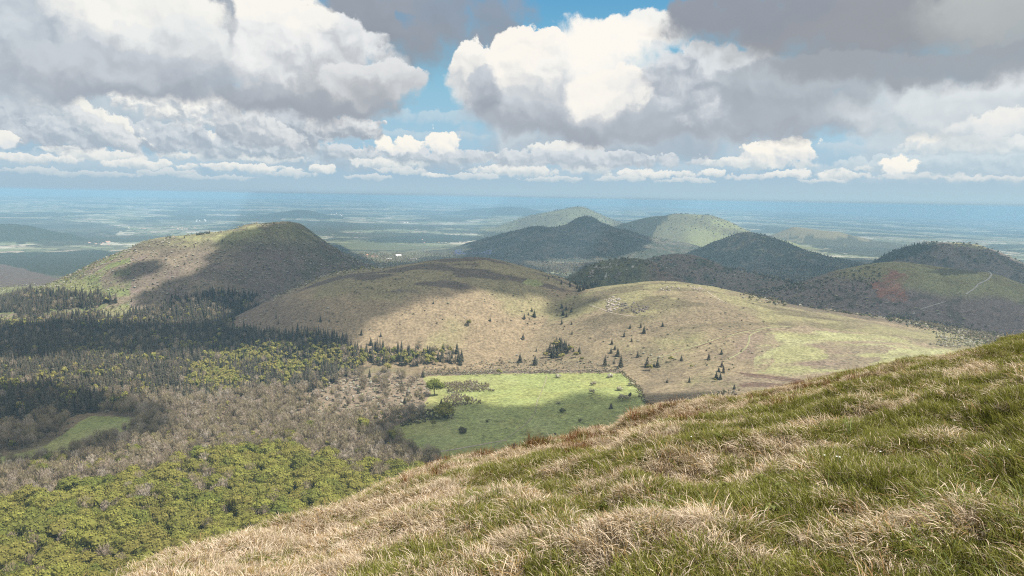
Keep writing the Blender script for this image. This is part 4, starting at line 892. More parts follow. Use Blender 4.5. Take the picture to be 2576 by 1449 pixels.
def daisy():
    pts = [(2068, 1188), (2098, 1192), (2106, 1195), (2208, 1178), (1735, 1130), (2395, 1095), (2530, 1180), (1452, 1136)]
    s = Soup(); s.tube((0, 0, 0), (.01, 0, .13), .003, .002, 5); st = s.build('stem', [M_STEM]).data
    s = Soup()
    for k in range(12):
        a = 2 * math.pi * k / 12; u = np.array([math.cos(a), math.sin(a), .15]); w = np.array([-math.sin(a), math.cos(a), 0]) * .006
        s.face([np.array([.01, 0, .13]), np.array([.01, 0, .13]) + u * .004 + w * .35, np.array([.01, 0, .13]) + u * .008, np.array([.01, 0, .13]) + u * .004 - w * .35])
    pe = s.build('petals', [M_WHITE]).data
    for i, (px, py) in enumerate(sorted(pts)):
        r = bpy.data.objects.new('flower', None); COL.objects.link(r); r.location = slope_hit(px, py); tag(r, 'tiny white flower in the grass of the near slope, %s from the left' % ORD[i], 'flower', 'white flowers on the near slope')
        for nm, dt in (('stem', st), ('petals', pe)):
            c = bpy.data.objects.new(nm, dt); c.parent = r; COL.objects.link(c)
daisy()
# ------------------------------------------------------------------ crags, tracks, buildings of the plain, solar rows
def rock_mat(name, a, b):
    m, t, out = new_mat(name); pos = t.add('ShaderNodeNewGeometry').outputs['Position']; n = t.noise(pos, .5, 5, .65); k = t.sstep(.55, .7, t.noise(pos, .22, 3))
    col = t.mix(k, t.mix(n, rgb(*a), rgb(*b)), rgb(.07, .06, .045)); bp = t.add('ShaderNodeBump'); bp.inputs['Distance'].default_value = .6; t.link(n, bp.inputs['Height'])
    principled(t, out, col, .9, .15, bp.outputs[0]); return m
M_PALEROCK = rock_mat('pale_rock', (.20, .165, .14), (.40, .345, .31)); M_DARKROCK = rock_mat('dark_rock', (.075, .06, .05), (.19, .16, .14))
def crag(poly, n, s0, s1, mat, label, seed):
    """an outcrop: many angular blocks standing out of the turf, one body of rock"""
    g = np.random.default_rng(seed); V = []; F = []; xs = [p[0] for p in poly]; ys = [p[1] for p in poly]; k = 0; base = None; tries = 0
    while k < n and tries < n * 40:
        tries += 1; px, py = g.uniform(min(xs), max(xs)), g.uniform(min(ys), max(ys))
        if not inpoly(np.array([px]), np.array([py]), poly)[0]: continue
        p = on_land(px, py); base = p if base is None else base; s = g.uniform(s0, s1); bm = bmesh.new(); bmesh.ops.create_icosphere(bm, subdivisions=2, radius=1)
        ax = [rv(g) for _ in range(7)]; cut = g.uniform(.45, .8, 7)
        v0 = len(V)
        for v in bm.verts:
            q = np.array(v.co)
            for a, c in zip(ax, cut):
                d = q @ a
                if d > c: q = q - a * (d - c)
            q = q * np.array([s * 1.2, s * .9, s * .95]); V.append(tuple(p - base + q + np.array([0, 0, s * .15])))
        for f in bm.faces: F.append([v0 + v.index for v in f.verts])
        bm.free(); k += 1
    o = mesh_obj('rock_outcrop', V, F, mat); o.location = base; tag(o, label, 'rock outcrop')
crag([(1518, 752), (1545, 747), (1562, 752), (1556, 766), (1552, 780), (1530, 784), (1524, 776), (1530, 764)], 56, 1.4, 3.6, M_PALEROCK, 'pale pinkish crag on the slope of the near right hill', 1)
crag([(1558, 760), (1600, 762), (1632, 772), (1630, 784), (1600, 788), (1562, 782)], 50, 1.4, 3.6, M_DARKROCK, 'dark broken rocks just right of the pale crag', 2)
crag([(1652, 728), (1690, 719), (1714, 727), (1690, 731), (1660, 733)], 16, 1.2, 3.0, M_PALEROCK, 'small pale rocks at the top of the near right hill', 3)
crag([(1735, 721), (1760, 722), (1780, 731), (1765, 733), (1740, 727)], 16, 1.3, 3.2, M_PALEROCK, 'row of pale rocks on the right shoulder of the near right hill', 4)
crag([(1480, 700), (1484, 684), (1495, 676), (1492, 696)], 24, 1.5, 3.6, M_PALEROCK, 'pale rock streak on the dark hill behind the saddle', 5)
crag([(1500, 672), (1530, 670), (1532, 675), (1504, 677)], 22, 1.2, 2.8, M_PALEROCK, 'short pale rock ledge near the top of the dark hill', 6)
crag([(1545, 700), (1556, 682), (1562, 686), (1552, 704)], 30, 2.0, 3.6, M_DARKROCK, 'grey rock rib in the middle of the dark hill', 7)

def track_mat(name, c):
    m, t, out = new_mat(name); pos = t.add('ShaderNodeNewGeometry').outputs['Position']; principled(t, out, t.vmath('SCALE', tuple(c), t.rng(t.noise(pos, .2, 4), .3, .7, .7, 1.25)), .95, .1); return m
M_TRAIL = track_mat('trail_gravel', (.27, .225, .17)); M_TRACK = track_mat('grassy_track', (.205, .195, .105)); M_STEPS = track_mat('trail_timber', (.25, .235, .205)); M_EARTH = track_mat('bare_earth', (.12, .08, .055))
def path(pts, w, mat, lift=.35):
    P = [on_land(*p) for p in pts]; P = np.array([p for p in P if p is not None]); L = np.concatenate([[0], np.cumsum(np.linalg.norm(np.diff(P[:, :2], axis=0), axis=1))])
    n = int(L[-1] / 6) + 2; s = np.linspace(0, L[-1], n); x = np.interp(s, L, P[:, 0]); y = np.interp(s, L, P[:, 1])
    for _ in range(4): x[1:-1] = (x[:-2] + 2 * x[1:-1] + x[2:]) / 4; y[1:-1] = (y[:-2] + 2 * y[1:-1] + y[2:]) / 4
    tx, ty = np.gradient(x), np.gradient(y); ln = np.hypot(tx, ty) + 1e-9; nx, ny = -ty / ln, tx / ln; V = []; ww = w * (.75 + .5 * fbm(s, s * 0, 30, 2, 77)); wob = (fbm(s, s * 0 + 5, 40, 2, 78) - .5) * w
    for k in (-1, 0, 1): xx = x + nx * (wob + k * ww / 2); yy = y + ny * (wob + k * ww / 2); V.append(np.stack([xx, yy, land(xx, yy) + lift + (.1 if k == 0 else 0)], 1))
    V = np.concatenate(V); F = [(k * n + i + 1, k * n + i, (k + 1) * n + i, (k + 1) * n + i + 1) for k in (0, 1) for i in range(n - 1)]
    o = mesh_obj('path', V, F, mat, smooth=True); tag(o, kind='structure')
path([(2484, 683), (2492, 685), (2493, 694), (2487, 702), (2474, 709), (2460, 716), (2446, 730), (2430, 741)], 4.5, M_STEPS, .7)
path([(2378, 759), (2366, 763), (2342, 770), (2326, 774), (2310, 780)], 3.0, M_STEPS, .6)
path([(1375, 945), (1370, 965), (1362, 985), (1352, 1010), (1345, 1040), (1325, 1065), (1280, 1100), (1240, 1125)], 2.2, M_TRACK)
path([(1090, 1141), (1120, 1134), (1160, 1128), (1210, 1119), (1250, 1112), (1275, 1108)], 3.0, M_TRAIL)
path([(1480, 768), (1510, 776), (1530, 785), (1560, 792), (1600, 797)], 2.2, M_TRAIL)
path([(1500, 772), (1488, 766), (1470, 765)], 3.0, M_TRACK)
path([(1778, 733), (1790, 742), (1806, 752), (1826, 762)], 3.0, M_TRAIL)
path([(1640, 905), (1700, 885), (1760, 868), (1820, 848), (1880, 834), (1935, 824), (1990, 822)], 3.5, M_TRACK)
path([(1735, 880), (1790, 860), (1850, 838), (1900, 828)], 2.5, M_EARTH)
path([(1830, 905), (1862, 888), (1880, 872), (1886, 856), (1884, 846), (1910, 832)], 3.5, M_TRACK)
path([(1860, 938), (1920, 944), (1980, 953), (2020, 960)], 5, M_EARTH)

def flat_mat(name, c, r=.8):
    m, t, out = new_mat(name); pos = t.add('ShaderNodeNewGeometry').outputs['Position']; principled(t, out, t.vmath('SCALE', tuple(c), t.rng(t.noise(pos, .3, 3), .3, .7, .85, 1.12)), r, .3); return m
M_WALL = flat_mat('pale_render', (.62, .57, .48)); M_TILE = flat_mat('roof_tile', (.38, .20, .13)); M_SHEET = flat_mat('sheet_roof', (.74, .74, .73), .5); M_STONE = flat_mat('lava_stone', (.26, .19, .15)); M_GLAZE = flat_mat('panel_glass', (.035, .045, .10), .25)
def gable(L, W, H, RH):
    wall = ([(-L, -W, -3), (L, -W, -3), (L, W, -3), (-L, W, -3), (-L, -W, H), (L, -W, H), (L, W, H), (-L, W, H), (-L, 0, H + RH), (L, 0, H + RH)], [(0, 1, 5, 4), (1, 2, 6, 9, 5), (2, 3, 7, 6), (3, 0, 4, 8, 7)])
    e = .8; roof = ([(-L - e, -W - e, H - .3), (L + e, -W - e, H - .3), (L + e, 0, H + RH + .25), (-L - e, 0, H + RH + .25), (L + e, W + e, H - .3), (-L - e, W + e, H - .3)], [(0, 1, 2, 3), (3, 2, 4, 5)])
    return wall, roof
def building(name, px, py, L, W, H, RH, rot, wm, rm, label, cat, group=None):
    p = on_land(px, py); w, r = gable(L, W, H, RH); o = bpy.data.objects.new(name, None); COL.objects.link(o); o.location = p; o.rotation_euler = (0, 0, rot); tag(o, label, cat, group)
    mesh_obj('wall', w[0], w[1], wm, o); mesh_obj('roof', r[0], r[1], rm, o); return o
building('barn', 1002, 645, 24, 13, 10, 7, .5, M_WALL, M_SHEET, 'long pale barn with a bright roof on the plain behind the near hills', 'barn')
building('tower_house', 924, 648, 7, 7, 24, 6, .3, M_STONE, M_TILE, 'tall brown stone tower among trees left of the pale barn', 'tower')
building('farmhouse', 942, 647, 26, 7, 7, 5, .1, M_WALL, M_TILE, 'long farmhouse with a red tiled roof right of the stone tower', 'farmhouse')
building('shed', 978, 652, 20, 8, 5, 3, .2, M_WALL, M_SHEET, 'low pale shed between the farmhouse and the pale barn', 'shed')
building('shed', 1040, 653, 28, 9, 5, 3, -.1, M_WALL, M_SHEET, 'low grey roofed shed right of the pale barn', 'shed')
_hs = []
for n_, (x0, x1), (y0, y1), s_, where in ((11, (222, 278), (607, 618), 1.0, 'hamlet left of the left hill'), (10, (430, 505), (571, 577), 1.1, 'village above the left hill crest'), (5, (322, 382), (573, 577), 1.0, 'hamlet beyond the dark wood'),
        (6, (494, 520), (553, 558), 1.4, 'far village over the left hill'), (7, (832, 862), (538, 543), 1.5, 'far village right of the left hill'), (4, (1010, 1034), (560, 564), 1.3, 'farms in the middle of the plain'), (3, (1060, 1110), (602, 612), .8, 'farms beside the dark wood strip')):
    pts = sorted([(rng.uniform(x0, x1), rng.uniform(y0, y1)) for _ in range(n_)])
    w, r = gable(10 * s_, 6 * s_, 7 * s_, 4 * s_); wd = mesh_obj('w', w[0], w[1], M_WALL, link=False); rd = mesh_obj('r', r[0], r[1], M_TILE if s_ < 1.3 else M_SHEET, link=False)
    for i, (px, py) in enumerate(pts):
        p = on_land(px, py); o = bpy.data.objects.new('house', None); COL.objects.link(o); o.location = p; o.rotation_euler = (0, 0, rng.uniform(-.8, .8)); tag(o, 'pale house in the %s, %s from the left' % (where, ORD[i]), 'house', 'houses of the far plain')
        for nm, dt in (('wall', wd.data), ('roof', rd.data)): c = bpy.data.objects.new(nm, dt); c.parent = o; COL.objects.link(c)
for k in range(7):
    a = on_land(1146 - k * 1.0, 629.5 + k * 1.7); b = on_land(1238 - k * .6, 629.5 + k * 1.7 + 1.2); d = b - a; L = np.linalg.norm(d[:2]); u = d / L; nrm = np.array([-u[1], u[0], 0])
    if nrm[1] < 0: nrm = -nrm
    V = []; F = []
    for s, off, zz in ((0, -5, 1.0), (1, -5, 1.0), (1, 5, 6.0), (0, 5, 6.0)): V.append(tuple(d * s + nrm * off + np.array([0, 0, zz])))
    for s, off, zz in ((0, -5, .6), (1, -5, .6), (1, 5, 5.6), (0, 5, 5.6)): V.append(tuple(d * s + nrm * off + np.array([0, 0, zz])))
    F = [(0, 1, 2, 3), (7, 6, 5, 4), (0, 4, 5, 1), (1, 5, 6, 2), (2, 6, 7, 3), (3, 7, 4, 0)]
    o = bpy.data.objects.new('solar_row', None); COL.objects.link(o); o.location = a; tag(o, 'long dark blue solar panel row on reddish ground, %s from the back' % ORD[k], 'solar panels', 'solar rows on the plain')
    mesh_obj('panel', V, F, M_GLAZE, o); V = []; F = []
    for j in range(12):
        q = d * ((j + .5) / 12); b0 = len(V)
        for dx, dy in ((-.2, -.2), (.2, -.2), (.2, .2), (-.2, .2)): V += [(q[0] + dx, q[1] + dy, q[2] - 4), (q[0] + dx, q[1] + dy, q[2] + 3.0)]
        F += [(b0 + 2 * i, b0 + (2 * i + 2) % 8, b0 + (2 * i + 3) % 8, b0 + 2 * i + 1) for i in range(4)]
    mesh_obj('posts', V, F, M_STONE, o)
# ------------------------------------------------------------------ sun, sky, air
SUN_AZ, SUN_EL = R(112), R(54)
SUN = np.array([math.sin(SUN_AZ) * math.cos(SUN_EL), math.cos(SUN_AZ) * math.cos(SUN_EL), math.sin(SUN_EL)])
sd = bpy.data.lights.new('sun', 'SUN'); sd.energy = 3.7; sd.angle = R(.53); sd.color = (1.0, .95, .87)
so = bpy.data.objects.new('sun', sd); COL.objects.link(so)
so.rotation_euler = Vector(SUN).to_track_quat('Z', 'Y').to_euler()
# ------------------------------------------------------------------ unseen clouds above the frame, cut to the outline of the shadows wanted on the land
def shadow_cloud_material(thin):
    m, t, out = new_mat('cloud'); d = t.add('ShaderNodeBsdfDiffuse'); tr = t.add('ShaderNodeBsdfTranslucent'); mx = t.add('ShaderNodeMixShader')
    d.inputs[0].default_value = rgb(.93, .91, .87); tr.inputs[0].default_value = rgb(.93, .91, .87); mx.inputs[0].default_value = .5
    t.link(d.outputs[0], mx.inputs[1]); t.link(tr.outputs[0], mx.inputs[2])
    th = t.add('ShaderNodeBsdfTransparent'); m2 = t.add('ShaderNodeMixShader'); m2.inputs[0].default_value = thin      # share of sun let through, sets how dark the cast shadow is
    t.link(mx.outputs[0], m2.inputs[1]); t.link(th.outputs[0], m2.inputs[2]); t.link(m2.outputs[0], out.inputs[0]); return m
def build_shadow_clouds():
    ZC, CELL = 2600.0, 32.0
    names = [H['name'] for H in HILLS]; lab = {n: [i for i, q in enumerate(names) if q == n] for n in names}
    def mask(poly, *who):
        jn = fbm(GX, GY, 130, 3, 601); jm = fbm(GX, GY, 45, 2, 602)
        m = inpoly(GPX + (jn - .5) * 40 + (jm - .5) * 12, GPY + (jn - .5) * 22 + (jm - .5) * 6, poly) & (RR < 8600); L = np.zeros(GL.shape, bool)
        for w in who:
            if w == 'ground': L |= GL < 0
            else:
                for i in lab[w]: L |= GL == i
        return m & L
    A = mask([(556, 690), (548, 655), (560, 622), (588, 596), (620, 583), (680, 578), (740, 555), (800, 585), (880, 635), (1000, 690), (900, 720), (760, 760), (600, 790), (572, 750), (566, 715)], 'come', 'ground')
    A |= mask([(340, 752), (362, 728), (430, 714), (470, 700), (528, 698), (536, 735), (470, 754)], 'come', 'ground')
    A |= mask([(296, 676), (350, 664), (405, 672), (385, 688), (310, 690)], 'come')
    S = mask([(530, 850), (600, 790), (700, 740), (830, 685), (950, 670), (1180, 640), (1300, 660), (1446, 706), (1450, 742), (1380, 736), (1310, 738), (1245, 722), (1185, 712), (1140, 725), (1080, 735), (1060, 752), (960, 775), (908, 790), (890, 815), (902, 845), (875, 872), (700, 862)], 'suchet', 'ground', 'rocky')
    S &= ~mask([(1320, 694), (1372, 704), (1370, 718), (1320, 712)], 'suchet')
    M = mask([(-200, 1200), (-200, 990), (60, 985), (190, 1010), (330, 1034), (380, 1080), (290, 1112), (160, 1150), (0, 1185)], 'ground')
    M |= mask([(-200, 905), (-200, 850), (60, 842), (150, 826), (300, 806), (430, 765), (560, 770), (640, 850), (860, 872), (760, 880), (560, 886), (400, 896), (250, 890), (100, 905)], 'ground')
    S |= mask([(1440, 765), (1500, 752), (1520, 760), (1480, 775), (1420, 790), (1390, 775)], 'suchet', 'rocky')
    M |= mask([(985, 1084), (1040, 1052), (1080, 1036), (1140, 1030), (1190, 1027), (1240, 1036), (1300, 1042), (1350, 1038), (1395, 1016), (1470, 1006), (1560, 1010), (1640, 1028), (1700, 1010), (1800, 998), (1850, 1000), (1900, 1080), (1600, 1200), (1150, 1200), (1090, 1160), (1000, 1130)], 'ground', 'rocky')
    M |= mask([(1650, 802), (1700, 793), (1745, 800), (1745, 812), (1690, 818), (1655, 812)], 'rocky')
    M |= mask([(1380, 740), (1440, 690), (1500, 650), (1600, 630), (1750, 630), (1900, 690), (2000, 700), (2150, 655), (2260, 650), (2340, 680), (2490, 675), (2700, 740), (2700, 900), (2576, 852), (2440, 832), (2300, 812), (2150, 806), (2000, 775), (1850, 740), (1720, 716), (1600, 706), (1500, 728)], 'cave', 'heath', 'pariou', 'ground')
    M |= mask([(2100, 700), (2190, 660), (2280, 622), (2400, 620), (2480, 626), (2560, 665), (2700, 720), (2700, 760), (2250, 760)], 'dome')
    M |= mask([(1150, 660), (1220, 595), (1300, 565), (1480, 535), (1560, 570), (1640, 592), (1620, 620), (1560, 640), (1300, 660)], 'chopine', 'ground')
    M |= mask([(1640, 670), (1760, 615), (1890, 575), (2000, 605), (2300, 690), (2100, 720), (1900, 705), (1700, 660)], 'wooded', 'ground')
    for M, ZC, thin in ((A, 2600.0, .08), (M, 2760.0, .26), (S, 2920.0, .40)):
        t = (ZC - GZ[M]) / SUN[2]; X = GX[M] + t * SUN[0]; Y = GY[M] + t * SUN[1]
        x0, y0 = X.min() - 400, Y.min() - 400; nx = int((X.max() + 400 - x0) / CELL) + 1; ny = int((Y.max() + 400 - y0) / CELL) + 1
        G = np.zeros((ny, nx)); G[((Y - y0) / CELL).astype(int), ((X - x0) / CELL).astype(int)] = 1
        def blur(a, k):
            for ax in (0, 1):
                a = sum(np.roll(a, s, ax) for s in range(-k, k + 1)) / (2 * k + 1)
            return a
        G = np.maximum(G, (blur(G, 1) > .3)); B = blur(G, 1); Sd = blur(blur(G, 4), 4)
        ins = B > .45
        # separate clouds
        comp = np.zeros(ins.shape, int); n = 0
        for a, b in zip(*np.nonzero(ins)):
            if comp[a, b]: continue
            n += 1; st = [(a, b)]; comp[a, b] = n
            while st:
                i, j = st.pop()
                for di, dj in ((1, 0), (-1, 0), (0, 1), (0, -1)):
                    u, v = i + di, j + dj
                    if 0 <= u < ny and 0 <= v < nx and ins[u, v] and not comp[u, v]: comp[u, v] = n; st.append((u, v))
        mat = shadow_cloud_material(thin); NX_, NY_ = np.meshgrid(x0 + np.arange(nx) * CELL, y0 + np.arange(ny) * CELL); NZ = fbm(NX_, NY_, 240, 3, 605)
        for k in range(1, n + 1):
            cells_ = np.argwhere(comp == k)
            if len(cells_) < 12: continue
            vid = {}; V = []; F = []; cs = set(map(tuple, cells_))
            def vert(i, j, top):
                edge = not all(((i - a, j - b) in cs) for a in (0, 1) for b in (0, 1)); key = (i, j, 0 if edge else top)
                if key not in vid:
                    x, y = x0 + j * CELL, y0 + i * CELL; th = 0 if edge else Sd[min(i, ny - 1), min(j, nx - 1)]
                    nz = NZ[min(i, ny - 1), min(j, nx - 1)]
                    vid[key] = len(V); V.append((x, y, ZC + (th * 60 * (.3 + nz * 1.2) if top else -th * 24)))
                return vid[key]
            for i, j in cs:
                q = [(i, j), (i, j + 1), (i + 1, j + 1), (i + 1, j)]
                F.append([vert(a, b, 1) for a, b in q]); F.append([vert(a, b, -1) for a, b in q][::-1])
            F = [f for f in F if len(set(f)) == 4]
            o = mesh_obj('cloud', V, F, mat, smooth=True); tag(o, kind='structure')
build_shadow_clouds()
# ------------------------------------------------------------------ sky: clear air, veils and cumulus, all from nodes
EXPOSURE = 1.36
def build_sky():
    w = bpy.data.worlds.new('World'); SC.world = w; w.use_nodes = True
    t = NT(w.node_tree); t.n.clear()
    out = t.add('ShaderNodeOutputWorld'); bg = t.add('ShaderNodeBackground'); 
    bg.inputs[1].default_value = .1
    G = 10.0 / 2 ** EXPOSURE
    def lin(c):                                   # colour as it looks -> radiance
        f = lambda v: v / 12.92 if v <= .04045 else ((v + .055) / 1.055) ** 2.4
        return rgb(*[f(v / 255.0) * G for v in c])
    d = t.add('ShaderNodeTexCoord').outputs['Generated']
    sp = t.add('ShaderNodeSeparateXYZ'); t.link(d, sp.inputs[0])
    az = t.math('MULTIPLY', t.math('ARCTAN2', sp.outputs[0], sp.outputs[1]), 180 / math.pi)
    el = t.math('MULTIPLY', t.math('ARCSINE', sp.outputs[2]), 180 / math.pi)
    cb = t.add('ShaderNodeCombineXYZ'); t.link(az, cb.inputs[0]); t.link(el, cb.inputs[1]); p = cb.outputs[0]
    def N2(vec, scale, detail, rough, col=False):
        n = t.add('ShaderNodeTexNoise', noise_dimensions='2D'); t.put(n.inputs['Vector'], vec); n.inputs['Scale'].default_value = scale
        n.inputs['Detail'].default_value = detail; n.inputs['Roughness'].default_value = rough
        return n.outputs[1 if col else 0]
    # clear sky
    sky = t.add('ShaderNodeTexSky', sky_type='NISHITA'); sky.sun_disc = False
    sky.sun_elevation = SUN_EL; sky.sun_rotation = SUN_AZ; sky.dust_density = .3; sky.ozone_density = 3.0
    ramp = t.add('ShaderNodeValToRGB'); t.link(t.rng(el, 0, 30, 0, 1), ramp.inputs[0])
    cr = ramp.color_ramp
    stops = [(0.0, (168, 194, 211)), (.07, (166, 194, 213)), (.14, (166, 201, 221)), (.26, (146, 194, 218)), (.38, (118, 178, 208)), (.50, (88, 156, 194)), (1.0, (50, 115, 170))]
    while len(cr.elements) < len(stops): cr.elements.new(.5)
    for e, (q, c) in zip(cr.elements, stops): e.position = q; e.color = lin(c)
    clear = t.mix(t.sstep(8, 40, el), ramp.outputs[0], t.vmath('MULTIPLY', sky.outputs[0], (.55, .8, 1.0)))
    clear = t.mix(t.rng(az, -5, 40, 0, .45), clear, t.vmath('MULTIPLY', clear, (1.22, 1.12, 1.06)))
    # warps and edge noise, one set for high clouds and a finer one for the small clouds low down
    w1 = t.vmath('SCALE', t.vmath('SUBTRACT', N2(p, .13, 3, .5, col=True), (.5, .5, .5)), 2.6)
    w2 = t.vmath('SCALE', t.vmath('SUBTRACT', N2(p, .55, 5, .6, col=True), (.5, .5, .5)), 1.7)
    def puffs(vec, scale, det):
        v = t.add('ShaderNodeTexVoronoi', feature='F1', voronoi_dimensions='2D'); t.put(v.inputs['Vector'], vec); v.inputs['Scale'].default_value = scale
        v.inputs['Detail'].default_value = det; v.inputs['Roughness'].default_value = .5
        return t.math('SUBTRACT', .75, v.outputs['Distance'])
    pc = t.vmath('ADD', p, t.vmath('ADD', w1, w2))
    w3 = t.vmath('SCALE', t.vmath('SUBTRACT', N2(p, 1.3, 5, .62, col=True), (.5, .5, .5)), 1.1)
    pf = t.vmath('ADD', p, t.vmath('ADD', t.vmath('SCALE', w2, .25), t.vmath('SCALE', w3, .6)))
    LD = (.45, .8, 0)
    def fields(vec, s, det, pw):
        sq = t.vmath('MULTIPLY', vec, (1.0, 1.15, 1)); blend = t.vmath('SCALE', p, .75)
        pu = puffs(t.vmath('ADD', blend, t.vmath('SCALE', sq, .25)), s * .9, 3)
        e = N2(sq, s, det, .6)
        edge = t.math('ADD', t.math('MULTIPLY', t.math('SUBTRACT', e, .5), 1.7), t.math('MULTIPLY', pu, pw))
        off = t.vmath('ADD', sq, tuple(k * .5 / (s * 2.0) for k in LD))
        r1 = N2(sq, s * .9, 2.5, .45); r2 = N2(off, s * .9, 2.5, .45); f2 = N2(off, s, det, .6)
        pu2 = puffs(t.vmath('ADD', blend, t.vmath('SCALE', off, .25)), s * .9, 3)
        rel = t.math('ADD', t.math('MULTIPLY', t.math('SUBTRACT', r1, r2), 2.2), t.math('ADD', t.math('MULTIPLY', t.math('SUBTRACT', e, f2), .8), t.math('MULTIPLY', t.math('SUBTRACT', pu, pu2), .35)))
        return edge, rel
    EC, RC = fields(pc, .30, 9, .95)
    EF, RF = fields(pf, .85, 8, 1.25)
    sc_ = t.add('ShaderNodeSeparateXYZ'); t.link(pc, sc_.inputs[0]); sf_ = t.add('ShaderNodeSeparateXYZ'); t.link(pf, sf_.inputs[0])
    # the billows are worked out strictly one after another, so that few values are alive at a time
    q4 = [sc_.outputs[0], sc_.outputs[1], sf_.outputs[0], sf_.outputs[1]]; seq = [0, 0.0]
    cax = {'c': (q4[0], q4[1], EC, RC), 'f': (q4[2], q4[3], EF, RF)}
    state = [clear]
    def cloud(px, py, rx, up, dn, top, base, amp=.5, soft=.35, s='c', rel=.6, op=1.0, lean=0.0, tilt=0.0, gam=.5):
        """one billow of cloud; place and size noted in the 2576 px copy (32.7 px to a degree)"""
        dd = ray(px, py); ca = math.degrees(math.atan2(dd[0], dd[1])); ce = math.degrees(math.atan2(dd[2], math.hypot(dd[0], dd[1])))
        ax, ay, E, Rl = cax[s]; q = 32.7
        if seq[0] % 3 == 0:
            lum = t.add('ShaderNodeRGBToBW'); t.link(state[0], lum.inputs[0]); seq[1] = t.math('MULTIPLY', lum.outputs[0], 1e-7)
        seq[0] += 1; ax = t.math('ADD', ax, seq[1]); ay = t.math('ADD', ay, seq[1])
        X0 = t.math('SUBTRACT', ax, ca); Y0 = t.math('SUBTRACT', ay, ce)
        if tilt: Y0 = t.math('MULTIPLY_ADD', X0, tilt, Y0)
        X = t.math('MULTIPLY', X0, q / rx)
        Y = t.math('MAXIMUM', t.math('MULTIPLY', Y0, q / up), t.math('MULTIPLY', Y0, -q / dn))
        f = t.math('SUBTRACT', 1.0, t.math('MULTIPLY_ADD', X, X, t.math('MULTIPLY', Y, Y)))
        f = t.math('MULTIPLY_ADD', E, amp, f)
        a = t.sstep(0.0, t.rng(t.math('MULTIPLY', Y0, q / (up + dn)), -.35, .35, soft * 1.5, soft * .4), f)
        if op < 1: a = t.math('MULTIPLY', a, op)
        h = t.math('MULTIPLY_ADD', Y0, q / (up + dn) , dn / (up + dn) - .5 + gam)
        if lean: h = t.math('MULTIPLY_ADD', X, lean, h)
        h = t.math('MULTIPLY_ADD', Rl, rel * 1.15, h)
        m3 = sum(base) / 3; base = tuple(v * .88 + m3 * .12 + 3 for v in base)      # cloud bases are nearly neutral grey
        col = t.mix(t.sstep(.05, .95, h), lin(base), lin(top))
        state[0] = t.mix(a, state[0], col)
    WH, CR, LG, MG, DG, BG = (252, 248, 238), (244, 243, 236), (218, 224, 228), (178, 187, 196), (142, 148, 160), (160, 182, 198)
    # thin veils
    for a in [(1200, 300, 330, 22, 18), (1000, 340, 300, 14, 14), (2150, 370, 200, 12, 10), (350, 420, 520, 40, 26), (1500, 430, 500, 40, 30), (2400, 440, 400, 40, 30)]:
        cloud(*a, (206, 220, 228), (186, 206, 218), amp=.6, soft=1.0, s='f', op=.55, rel=.3)
    SKY_CLOUDS(cloud, dict(WH=WH, CR=CR, LG=LG, MG=MG, DG=DG, BG=BG))
    front = state[0]
    # the rest of the sky, behind and above the viewpoint: broken cumulus of the same kind
    cov = t.sstep(.42, .60, t.noise(d, 2.6, 5, .6)); sh = t.noise(d, 5.0, 4, .6)
    rest = t.mix(t.math('MULTIPLY_ADD', cov, .6, .35), t.vmath('MULTIPLY', sky.outputs[0], (1.0, .98, .9)), t.mix(t.sstep(.35, .65, sh), t.vmath('SCALE', lin((194, 190, 184))[:3], 1.5), t.vmath('SCALE', lin((252, 246, 234))[:3], 1.7)))
    outside = t.math('MAXIMUM', t.sstep(18.5, 22, el), t.sstep(39, 44, t.math('ABSOLUTE', az)))
    # lowest degrees: air thick with haze hides the feet of the clouds
    hz = t.mix(t.rng(az, -34, 34, 0, 1), lin((170, 194, 210)), lin((180, 206, 218)))
    col = t.mix(t.math('MULTIPLY', t.sstep(2.0, .1, el), .95), front, hz)
    rest = t.mix(t.sstep(5, .5, el), rest, hz)
    rest = t.mix(t.sstep(-2.0, -4.5, el), rest, lin((120, 130, 120)))
    bg2 = t.add('ShaderNodeBackground'); bg2.inputs[1].default_value = .1
    t.link(col, bg.inputs[0]); t.link(rest, bg2.inputs[0])
    outside = t.math('MAXIMUM', outside, t.sstep(-2.0, -3.5, el))
    mx = t.add('ShaderNodeMixShader'); t.link(outside, mx.inputs[0]); t.link(bg.outputs[0], mx.inputs[1]); t.link(bg2.outputs[0], mx.inputs[2])
    t.link(mx.outputs[0], out.inputs[0])

